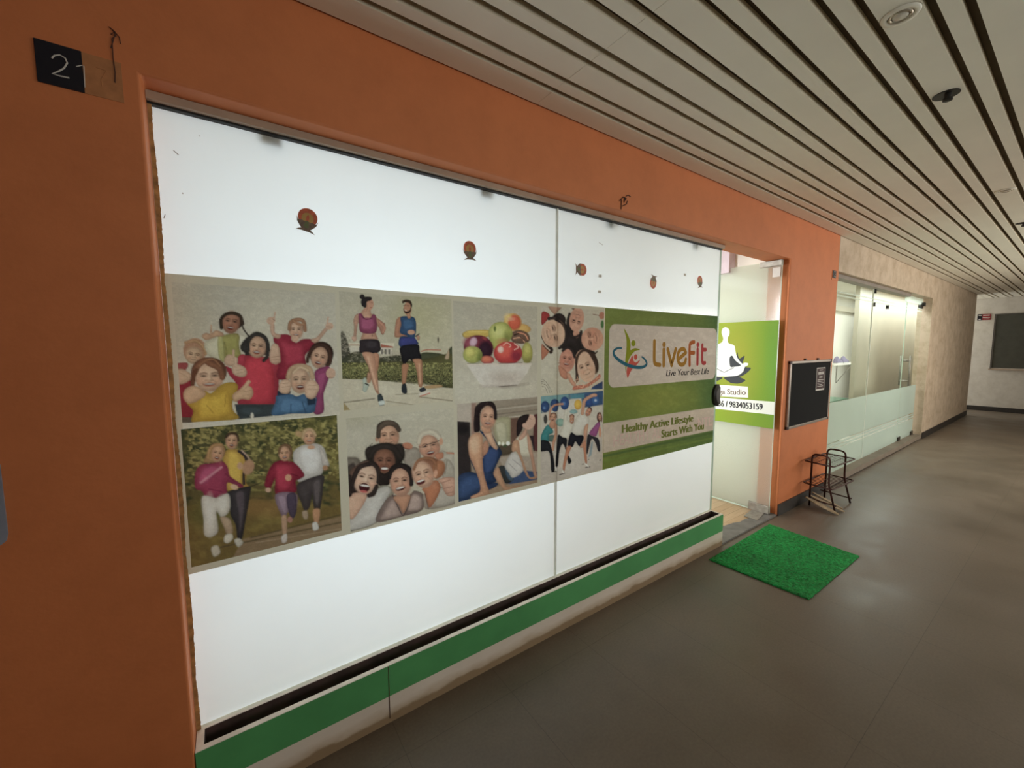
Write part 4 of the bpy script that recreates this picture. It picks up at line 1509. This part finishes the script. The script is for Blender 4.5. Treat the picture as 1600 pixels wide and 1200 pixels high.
    def face(s, skin, cx, cy, rx, ry, rot, m, base=True):
        sk = np.array(lin(skin))*np.array((.80, .74, .72))
        a = math.radians(rot)
        def T(u, v): return cx+u*rx*math.cos(a)-v*ry*math.sin(a), cy+u*rx*math.sin(a)+v*ry*math.cos(a)
        if base:
            s.ell(sk*.50, 4, cx, cy, rx, ry, rot)
            s.ell(sk*.86, rx*.25, cx-rx*.03, cy-.02*ry, rx*.86, ry*.88, rot)
            s.ell(sk*1.12, rx*.4, cx-rx*.16, cy-.12*ry, rx*.52, ry*.6, rot, .8)
        s.ell(sk*1.2, rx*.3, *T(-.1, -.42), rx*.45, ry*.2, rot, .6)
        s.ell(sk*.62, rx*.25, *T(.72, .25), rx*.2, ry*.55, rot, .6)
        for u in (-.5, .5):
            s.ell(sk*np.array((1.12, .86, .80)), rx*.2, *T(u, .26), rx*.24, ry*.15, rot, .7)
            s.ell(sk*.42, rx*.09, *T(u*.8, -.13), rx*.25, ry*.10, rot, .75)
            s.ell((.012, .009, .008), rx*.04, *T(u*.8, -.10), rx*.17, ry*.05, rot, .95)
            s.line(sk*.30, rx*.09, rx*.05, [T(u*.8-.24, -.25), T(u*.8, -.32), T(u*.8+.24, -.26)])
        s.line(sk*.62, rx*.07, rx*.07, [T(.12, -.12), T(.16, .10), T(.18, .2)])
        s.ell(sk*.50, rx*.07, *T(.03, .22), rx*.17, ry*.05, rot, .75)
        s.ell(sk*1.28, rx*.07, *T(-.02, .03), rx*.06, ry*.15, rot, .6)
        s.ell(sk*.5, rx*.10, *T(0, .80), rx*.32, ry*.05, rot, .45)
        for u in (-.48, .48): s.line(sk*.6, rx*.05, rx*.06, [T(u*.55, .2), T(u*.95, .36), T(u, .5)])
        if m == 1: s.line(sk*.35, rx*.08, rx*.05, [T(-.3, .48), T(0, .54), T(.3, .46)])
        if m >= 2:
            hh = .10 if m == 2 else .15
            s.ell(sk*np.array((.55, .30, .28)), rx*.06, *T(0, .5), rx*.40, ry*(hh+.04), rot)
            s.ell((.05, .010, .008), rx*.04, *T(0, .5), rx*.33, ry*hh, rot)
            s.ell((.42, .38, .33), rx*.05, *T(0, .46), rx*.25, ry*.042, rot)
            s.ell(sk*np.array((.8, .42, .38)), rx*.05, *T(0, .5+hh), rx*.22, ry*.03, rot, .8)

    def run(s, text):
        for ln in text.strip().splitlines():
            t = ln.split()
            op = t[0]
            if op == 'g':
                tl, tr, bl, br = (np.array(lin(c)) for c in t[1:5])
                ni, nj = s.X.shape
                v = np.linspace(0, 1, ni)[:, None, None]; u = np.linspace(0, 1, nj)[None, :, None]
                s.C[:] = (tl*(1-u)+tr*u)*(1-v)+(bl*(1-u)+br*u)*v
                continue
            if op == 'o': s.ox, s.oy = float(t[1]), float(t[2]); continue
            c = t[1]; f = [float(x) for x in t[2:]]
            if op in 'pel':
                r_, g_, b_ = (int(c[i:i+2], 16) for i in (0, 2, 4))
                if r_ > 150 and 15 < r_-g_ < 62 and 15 < g_-b_ < 50 and r_-b_ < 100:
                    c = np.array(lin(c))*np.array((.80, .72, .70))      # skin
            if op in 'pq':
                s.poly(c, f[0], [(x+s.ox, y+s.oy) for x, y in zip(f[1::2], f[2::2])], op == 'p')
            elif op == 'e': s.ell(c, f[0], f[1]+s.ox, f[2]+s.oy, f[3], f[4], f[5])
            elif op == 's': s.ell(c, f[1], f[2]+s.ox, f[3]+s.oy, f[4], f[5], f[6], f[0])
            elif op == 'l': s.line(c, f[0], f[1], [(x+s.ox, y+s.oy) for x, y in zip(f[2::2], f[3::2])])
            elif op == 'n': s.noise(c, f[0], f[1], f[2]+s.ox, f[3]+s.oy, f[4]+s.ox, f[5]+s.oy, int(f[6]))
            elif op in 'hf': s.face(c, f[0]+s.ox, f[1]+s.oy, f[2], f[3], f[4], int(f[5]), op == 'h')


def spline(P, closed, k=5):
    out = []
    n = len(P)
    rng_ = range(n) if closed else range(n-1)
    for i in rng_:
        g = (lambda j: P[j % n]) if closed else (lambda j: P[min(max(j, 0), n-1)])
        p0, p1, p2, p3 = g(i-1), g(i), g(i+1), g(i+2)
        for q_ in range(k):
            t = q_/k
            out.append(tuple(.5*(2*p1[d]+(p2[d]-p0[d])*t+(2*p0[d]-5*p1[d]+4*p2[d]-p3[d])*t*t+(3*p1[d]-p0[d]-3*p2[d]+p3[d])*t**3) for d in (0, 1)))
    if not closed: out.append(P[-1])
    return out


def sheet_uv(pts, frame):
    """Frame coordinates of points on a sheet (numpy arrays x, y, z)."""
    x, y, z = pts
    z = z-EYE
    a = x*_R.x+y*_R.y+z*_R.z; b = x*_U.x+y*_U.y+z*_U.z; c = x*_f.x+y*_f.y+z*_f.z
    return (800+FPX*a/c-frame[0])*frame[2], (600-FPX*b/c-frame[1])*frame[2]


def print_sheet(name, x0, x1, z0, z1, y, step, frame, text, parent, across='x', fix=None, thick=.0006):
    """A thin printed sheet; across='x' faces -y, across='y' faces -x (x0, x1 are then y values)."""
    nj = max(2, int(abs(x1-x0)/step[0])); ni = max(2, int((z1-z0)/step[1]))
    U = np.linspace(x0, x1, nj)[None, :].repeat(ni, 0)
    Z = np.linspace(z1, z0, ni)[:, None].repeat(nj, 1)
    K = np.full(U.shape, y)
    pts = (U, K, Z) if across == 'x' else (K, U, Z)
    X, Y = sheet_uv(pts, frame)
    r = Raster(X, Y)
    r.run(text)
    for sc_, am, sd in ((40, .09, 21), (14, .09, 22), (5, .05, 23)):
        t_ = Raster(X, Y); t_.noise('ffffff', 1, sc_, X.min()-20, Y.min()-20, X.max()+20, Y.max()+20, sd)
        if across == 'x': r.C *= 1+am*(t_.C-t_.C.mean())
    if across == 'x':
        lum = r.C.mean(-1, keepdims=True)
        r.C = lum+(r.C-lum)*.86
    C = r.C*PRINT_GAIN
    C = .9*C/(1+C**4)**.25
    co = np.stack(pts, -1).reshape(-1, 3)
    idx = np.arange(ni*nj).reshape(ni, nj)
    q_ = np.stack([idx[:-1, :-1], idx[1:, :-1], idx[1:, 1:], idx[:-1, 1:]], -1).reshape(-1, 4)
    me = bpy.data.meshes.new(name)
    me.vertices.add(len(co)); me.vertices.foreach_set('co', co.ravel())
    me.loops.add(q_.size); me.loops.foreach_set('vertex_index', q_.ravel().astype(np.int32))
    me.polygons.add(len(q_)); me.polygons.foreach_set('loop_start', np.arange(0, q_.size, 4, dtype=np.int32))
    me.update(calc_edges=True)
    at_ = me.color_attributes.new('ink', 'FLOAT_COLOR', 'POINT')
    at_.data.foreach_set('color', np.concatenate([C.reshape(-1, 3), np.ones((ni*nj, 1))], 1).ravel())
    me.materials.append(M['print'])
    o = bpy.data.objects.new(name, me)
    col.objects.link(o)
    if parent: o.parent = parent; o.matrix_parent_inverse = Matrix.Translation(-parent.location)
    return o


_cap = None
def text_mesh(body):
    cu = bpy.data.curves.new('t', 'FONT')
    cu.body = body
    cu.resolution_u = 4
    ob = bpy.data.objects.new('t', cu)
    col.objects.link(ob)
    dg = bpy.context.evaluated_depsgraph_get()
    me = bpy.data.meshes.new_from_object(ob.evaluated_get(dg))
    bpy.data.objects.remove(ob)
    return me


def lettering(body, bl, br, tl, mat, parent, nrm, shear=0, bold=0, name='lettering', condense=None):
    """Flat letters from baseline-left bl to baseline-right br with cap top at tl."""
    global _cap
    if _cap is None:
        t = text_mesh('H'); _cap = max(v.co.y for v in t.vertices); bpy.data.meshes.remove(t)
    me = text_mesh(body)
    xs_ = [v.co.x for v in me.vertices]
    a, w = min(xs_), max(xs_)-min(xs_)
    ex = br-bl
    ey = tl-bl
    for v in me.vertices:
        u, h = (v.co.x-a)/w, v.co.y/_cap
        v.co = bl+ex*u+ey*h+ex.normalized()*(shear*h*ey.length)
    me.materials.clear(); me.materials.append(mat)
    bm = bmesh.new(); bm.from_mesh(me)
    if bold:
        src = bm.verts[:]+bm.edges[:]+bm.faces[:]
        for k_ in (1, 2):
            g = bmesh.ops.duplicate(bm, geom=src)
            for e in g['geom']:
                if isinstance(e, bmesh.types.BMVert): e.co += ex.normalized()*bold*k_/2+nrm*.00005*k_
    bm.to_mesh(me); bm.free()
    me.name = name
    o = bpy.data.objects.new(name, me)
    col.objects.link(o)
    o.parent = parent; o.matrix_parent_inverse = Matrix.Translation(-parent.location)
    return o


_lift = [0]
def ribbon(bm, pts, w, nrm):
    """Flat stroke with round ends along 3D points on a sheet."""
    n = len(pts)
    L, R_ = [], []
    for i, p in enumerate(pts):
        d = (pts[min(i+1, n-1)]-pts[max(i-1, 0)]).normalized()
        s = d.cross(nrm).normalized()*(w[i] if isinstance(w, list) else w)/2
        L.append(p+s); R_.append(p-s)
    LV = [bm.verts.new(v) for v in L]; RV = [bm.verts.new(v) for v in R_]
    for i in range(n-1):
        bm.faces.new((LV[i], LV[i+1], RV[i+1], RV[i]))
    if not isinstance(w, list):
        for p in (pts[0], pts[-1]):
            disc(bm, p, w/2, w/2, nrm)


def disc(bm, p, rx, rz, nrm, seg=20):
    a = Vector((0, 0, 1)).cross(nrm).normalized()
    _lift[0] = (_lift[0]+1) % 5
    p = p+nrm*.00004*(_lift[0]+1)
    bm.faces.new([bm.verts.new(p+a*rx*math.cos(2*math.pi*k/seg)+Vector((0, 0, rz*math.sin(2*math.pi*k/seg)))) for k in range(seg)])


def flat(outline):
    bm = bmesh.new()
    bm.faces.new([bm.verts.new(p) for p in outline])
    return bm


# ---- the long poster on the frosted glass
PYF = GY-.0085                      # face of the backing sheet
NF = Vector((0, -1, 0))
pb = at(255, 427, 1, PYF), at(1120, 493, 1, PYF), at(290, 898, 1, PYF), at(1113.5, 690.5, 1, PYF)
pz1, pz0 = 1.8175, .821
px0, px1 = OX0+.010, 3.142
po = empty('poster', (1.5, GY-.007, pz0))
tag(po, 'long printed banner of lifestyle photos and a green logo panel stuck across the frosted window', 'poster')
M['poster_base'] = ink('poster_backing_print', '958f7e', PRINT_GAIN, .4)
names = {'kids': 'picture of seven cheering children with thumbs up', 'family': 'picture of a family jogging in a park', 'couple': 'picture of a woman and a man running',
         'friends': 'picture of six laughing friends', 'fruit': 'picture of a white bowl of fruit', 'yoga': 'picture of women stretching on mats',
         'circle': 'picture of five faces in a ring', 'gym': 'picture of a fitness class'}
yl = PYF-.0006
rects = []
for key, lab in names.items():
    ox, oy, sc, TL, BR, txt = ART[key]
    a, b = at(*TL, 1, yl), at(*BR, 1, yl)
    x0, x1 = max(a.x, px0+.002), min(b.x, px1)
    z1 = min(a.z, pz1-.002)
    z0 = max(b.z, pz0+.002)
    rects.append((x0, x1, z0, z1))
    st = .0030 if a.x < .8 else .0040
    o = print_sheet('picture', x0, x1, z0, z1, yl, (st, st*.85), (ox, oy, sc), txt, po)
    o['label'] = lab
# green panel with the studio's name
ox, oy, sc, TL, BR, txt = ART['green']
a, b = at(*TL, 1, yl), at(*BR, 1, yl)
def L4(x, y, d=.0004):  # logo zoom frame
    return at(945+x/8.889, 495+y/8.889, 1, yl-d)
c0, c1 = L4(55, 100), L4(1545, 975)
ctop = (L4(60, 95).z+L4(1545, 165).z)/2
cbot = (L4(50, 978).z+L4(1535, 868).z)/2
cx0, cx1 = L4(58, 500).x, min(L4(1545, 500).x, px1-.004)
rr = .05
outl = []
for cx_, cz_, a0 in ((cx1-rr, ctop-rr, 0), (cx0+rr, ctop-rr, 90), (cx0+rr, cbot+rr, 180), (cx1-rr, cbot+rr, 270)):
    for k in range(9):
        t = math.radians(a0+k*90/8)
        outl.append(Vector((cx_+rr*math.cos(t), yl-.0003, cz_+rr*math.sin(t))))
G = PRINT_GAIN
cardpx = [sheet_uv((p.x, p.y, p.z), (ox, oy, sc)) for p in outl]
txt = txt + 'q a39384 1.6 ' + ' '.join('%.1f %.1f' % c_ for c_ in cardpx) + '\n'
o = print_sheet('logo_panel', a.x, px1-.001, pz0+.001, pz1-.001, yl, (.0032, .0028), (ox, oy, sc), txt, po)
o['label'] = 'green panel with the logo'
rects.append((a.x, px1, pz0, pz1))
# backing sheet: everything of the banner that no picture covers
bm = bmesh.new()
gx = sorted({px0, px1, *[v for r_ in rects for v in r_[:2]]}); gz = sorted({pz0, pz1, *[v for r_ in rects for v in r_[2:]]})
vs = {}
def gv(x, z):
    if (x, z) not in vs: vs[(x, z)] = bm.verts.new((x, yl, z))
    return vs[(x, z)]
for u0, u1 in zip(gx, gx[1:]):
    for v0, v1 in zip(gz, gz[1:]):
        cu_, cv_ = (u0+u1)/2, (v0+v1)/2
        if not any(r_[0] < cu_ < r_[1] and r_[2] < cv_ < r_[3] for r_ in rects):
            bm.faces.new((gv(u0, v0), gv(u1, v0), gv(u1, v1), gv(u0, v1)))
link('backing_sheet', bm, M['poster_base'], po)
link('white_line', boxes((a.x-.006, yl-.0001, pz0+.001, a.x-.0005, PYF-.0001, pz1-.001)), ink('white_border_print', 'a8a090', PRINT_GAIN), po)
lm = {n_: ink(n_+'_logo_print', c_, G) for n_, c_ in (('olive', '6f7426'), ('red', '9c4a40'), ('teal', '2c5260'), ('brown', '84622f'), ('rust', '8a5030'), ('crimson', '8c3c3c'), ('dark_text', '2c2828'), ('olive_text', '5a6030'), ('ghost', 'a58f88'))}
def lpoly(pts): return flat([L4(x, y, .0006) for x, y in spline(pts, True)])
link('logo_figure', lpoly([(265, 165), (305, 220), (345, 310), (358, 390), (358, 460), (400, 440), (445, 438), (488, 460), (430, 472), (385, 510), (345, 570), (320, 640), (300, 700), (294, 780), (285, 700), (285, 600), (298, 480), (303, 380), (295, 280)]), lm['olive'], po)
link('logo_figure', lpoly([(385, 540), (395, 600), (430, 635), (488, 600), (450, 660), (385, 720), (345, 790), (318, 850), (303, 790), (308, 720), (330, 640)]), lm['red'], po)
def ldisc(x, y, rx, ry):
    c_ = L4(x, y, .0006); e = L4(x+rx, y, .0006); t = L4(x, y-ry, .0006)
    bm = bmesh.new(); disc(bm, c_, abs(e.x-c_.x), abs(t.z-c_.z), NF); return bm
link('logo_dot', ldisc(397, 367, 30, 44), lm['olive'], po)
link('logo_dot', ldisc(429, 558, 24, 38), lm['red'], po)
sw = spline([(240, 436), (180, 436), (130, 470), (125, 520), (160, 570), (230, 625), (320, 672), (430, 700), (520, 700), (575, 670), (578, 630), (550, 585), (510, 552)], False)
bm = bmesh.new()
sp_ = [L4(x, y, .0008) for x, y in sw]
nn = len(sp_)
ribbon(bm, sp_, [.010+.012*math.sin(math.pi*i/(nn-1)) for i in range(nn)], NF)
link('logo_swoosh', bm, lm['teal'], po)
def lstroke(paths, mat, w=.030, dots=()):
    bm = bmesh.new()
    for p in paths:
        P_ = spline(p, False) if len(p) > 2 else p
        ribbon(bm, [L4(x, y, .0006) for x, y in P_], w, NF)
    for x, y in dots: disc(bm, L4(x, y, .0006), w*.62, w*.62, NF)
    return link('logo_letter', bm, mat, po)
lstroke([[(690, 340), (688, 480), (688, 610), (705, 655), (765, 668)]], lm['brown'])
lstroke([[(820, 455), (818, 675)]], lm['brown'], dots=[(823, 385)])
lstroke([[(875, 452), (928, 672)], [(928, 672), (985, 450)]], lm['brown'])
lstroke([[(1040, 575), (1125, 498)], [(1125, 498), (1105, 455), (1070, 450), (1030, 480), (1012, 560), (1030, 640), (1070, 665), (1110, 640), (1125, 590)]], lm['brown'])
lstroke([[(1178, 668), (1178, 440), (1190, 370), (1240, 350)], [(1180, 498), (1238, 500)]], lm['rust'])
lstroke([[(1290, 450), (1287, 655)]], lm['crimson'], dots=[(1293, 388)])
lstroke([[(1355, 395), (1353, 600), (1365, 640), (1392, 640)], [(1357, 458), (1402, 458)]], lm['crimson'])
def z8(x, y, d=.0006): return at(940+x/4.6158, 480+y/4.6158, 1, yl-d)
lettering('Live Your Best Life', L4(850, 825, .0006), L4(1435, 793, .0006), L4(850, 738, .0006), lm['dark_text'], po, NF, shear=.22, bold=.003)
lettering('HEALTHY', z8(85, 1008, .0003), z8(345, 956, .0003), z8(85, 925, .0003), lm['ghost'], po, NF)
lettering('AL', z8(365, 952, .0003), z8(425, 940, .0003), z8(365, 880, .0003), lm['ghost'], po, NF)
lettering('NTE', z8(695, 868, .0003), z8(795, 850, .0003), z8(695, 803, .0003), lm['ghost'], po, NF)
lettering('Healthy Active Lifestyle', z8(145, 908), z8(657, 824), z8(145, 850), lm['olive_text'], po, NF, bold=.010)
lettering('Starts With You', z8(430, 943), z8(733, 880), z8(430, 888), lm['olive_text'], po, NF, bold=.010)

# ---- poster on the open glass door
DP = DX-.0015
NX = Vector((-1, 0, 0))
dp = empty('door_poster', (DP, 1.9, .82))
tag(dp, 'green yoga poster with a meditating white figure and phone number on the open glass door', 'poster')
def Z5(x, y, d=.0006): return at(1110+x/6, 480+y/6, 0, DP-d)
PRINT_GAIN_OLD = PRINT_GAIN
PRINT_GAIN = 1.15
print_sheet('green_sheet', 2.55, 1.6425, .828, 1.817, DP, (.006, .006), (1110, 480, 6), '''
g a8b848 8fb850 a4b844 8ab24c
s b4b450 .8 120 250 500 160 400 0
s 7fb358 .7 50 600 500 60 400 0
''', dp, across='y')
m_w = ink('white_door_poster_print', 'd8dcd0', 1.1); m_g = ink('charcoal_petal_print', '45484a', 1.0); m_t = ink('dark_number_print', '38363a', 1.0); m_b = ink('faded_brown_text_print', '806a60', .8)
def dpoly(name, pts, mat, d=.0006, smooth=True): return link(name, flat([Z5(x, y, d) for x, y in (spline(pts, True) if smooth else pts)]), mat, dp)
dpoly('lotus', [(190, 600), (178, 520), (180, 470), (205, 450), (240, 470), (252, 420), (270, 480), (320, 455), (305, 520), (330, 560), (380, 572), (330, 625), (260, 655), (150, 640)], m_g, .0003)
dpoly('lotus', [(160, 690), (130, 660), (230, 645), (290, 662), (327, 688), (270, 715), (200, 712)], m_g, .0003)
dpoly('lotus', [(-60, 560), (20, 480), (60, 450), (78, 500), (70, 560), (60, 640), (-40, 640)], m_g, .0003)
dpoly('lotus', [(-90, 690), (0, 650), (90, 655), (110, 668), (40, 700), (-40, 712)], m_g, .0003)
dpoly('yoga_figure', [(140, 188), (118, 198), (106, 225), (108, 255), (118, 282), (118, 310), (100, 335), (60, 350), (35, 370), (30, 420), (40, 470), (20, 520), (-20, 560), (-60, 590), (-20, 640), (60, 650), (235, 645), (300, 610), (318, 575), (325, 558), (350, 545), (352, 525), (320, 520), (300, 530), (262, 490), (240, 440), (228, 370), (210, 352), (180, 342), (163, 325), (162, 285), (176, 262), (180, 225), (165, 198)], m_w, .0005)
dpoly('yoga_figure', [(182, 470), (205, 455), (235, 500), (285, 545), (230, 558), (190, 560), (180, 520)], m_g, .0007)
bm = bmesh.new(); ribbon(bm, [Z5(x, y, .0008) for x, y in spline([(60, 575), (90, 592), (130, 608), (170, 590), (220, 568)], False)], .006, NX); link('outline', bm, m_g, dp)
dpoly('name_card', [(-60, 720), (352, 745), (354, 850), (-60, 828)], m_w, .0003, False)
dpoly('number_band', [(-400, 808), (601, 888), (598, 1010), (-400, 905)], m_w, .0003, False)
lettering('Yoga Studio', Z5(8, 812, .0015), Z5(328, 822, .0015), Z5(8, 765, .0015), m_b, dp, NX, bold=.003)
lettering('136 / 9834053159', Z5(52, 925, .0015), Z5(486, 964, .0015), Z5(52, 872, .0015), m_t, dp, NX, bold=.005)
PRINT_GAIN = PRINT_GAIN_OLD

# ---- diya stickers on the frosted glass
def sticker(px, py, r, rot, label):
    c_ = at(px, py, 1, GY-.0065)
    t = empty('diya_sticker', tuple(c_))
    tag(t, label, 'sticker', 'round lamp stickers on the frosted window')
    a = math.radians(rot)
    def S(u, v, d): return Vector((c_.x+r*(u*math.cos(a)-v*math.sin(a)), c_.y-d, c_.z+r*(u*math.sin(a)+v*math.cos(a))))
    def loc(pts, d): return flat([S(u, v, d) for u, v in pts])
    circ = lambda k, cy=0.: [(k*math.cos(2*math.pi*i/30), cy+k*math.sin(2*math.pi*i/30)) for i in range(30)]
    link('disc', loc(circ(1), .0005), M['sticker_orange'], t)
    link('disc_centre', loc(circ(.62, -.12), .0008), M['sticker_gold'], t)
    link('flame', loc(spline([(0, .3), (.16, -.05), (.1, -.4), (-.1, -.4), (-.16, -.05)], True), .0011), M['sticker_orange'], t)
    half = [(1.12, -.12), (.92, -.5), (.55, -.42), (.3, -.5), (.0, -.38)]
    low_ = [(-.46, -1.3), (-.7, -1.42), (-1.0, -1.66), (-.4, -1.56), (.4, -1.56), (1.0, -1.66), (.7, -1.42), (.46, -1.3), (.66, -1.1), (.98, -.7)]
    pts = half+[(-.3, -.5), (-.55, -.42), (-.92, -.5), (-1.12, -.12), (-.98, -.7), (-.66, -1.1)]+low_
    link('bowl', loc(pts, .0011), M['sticker_dark'], t)
    link('figure', loc(spline([(0, -.35), (.22, -.75), (.2, -1.15), (-.2, -1.15), (-.22, -.75)], True), .0014), M['sticker_green'], t)
base = .033
sticker(481, 340, base, -12, 'round orange and brown lamp sticker, largest and leftmost on the frosted window')
sticker(734, 388, base, 2, 'upright round lamp sticker just left of the vertical glass joint')
sticker(910, 421.5, base, -88, 'lamp sticker turned on its side, just right of the vertical glass joint')
sticker(1020.5, 443, base, 172, 'upside-down lamp sticker, second from the right on the frosted window')
sticker(1093.5, 438, base, 8, 'rightmost small lamp sticker, near the lock edge of the frosted window')
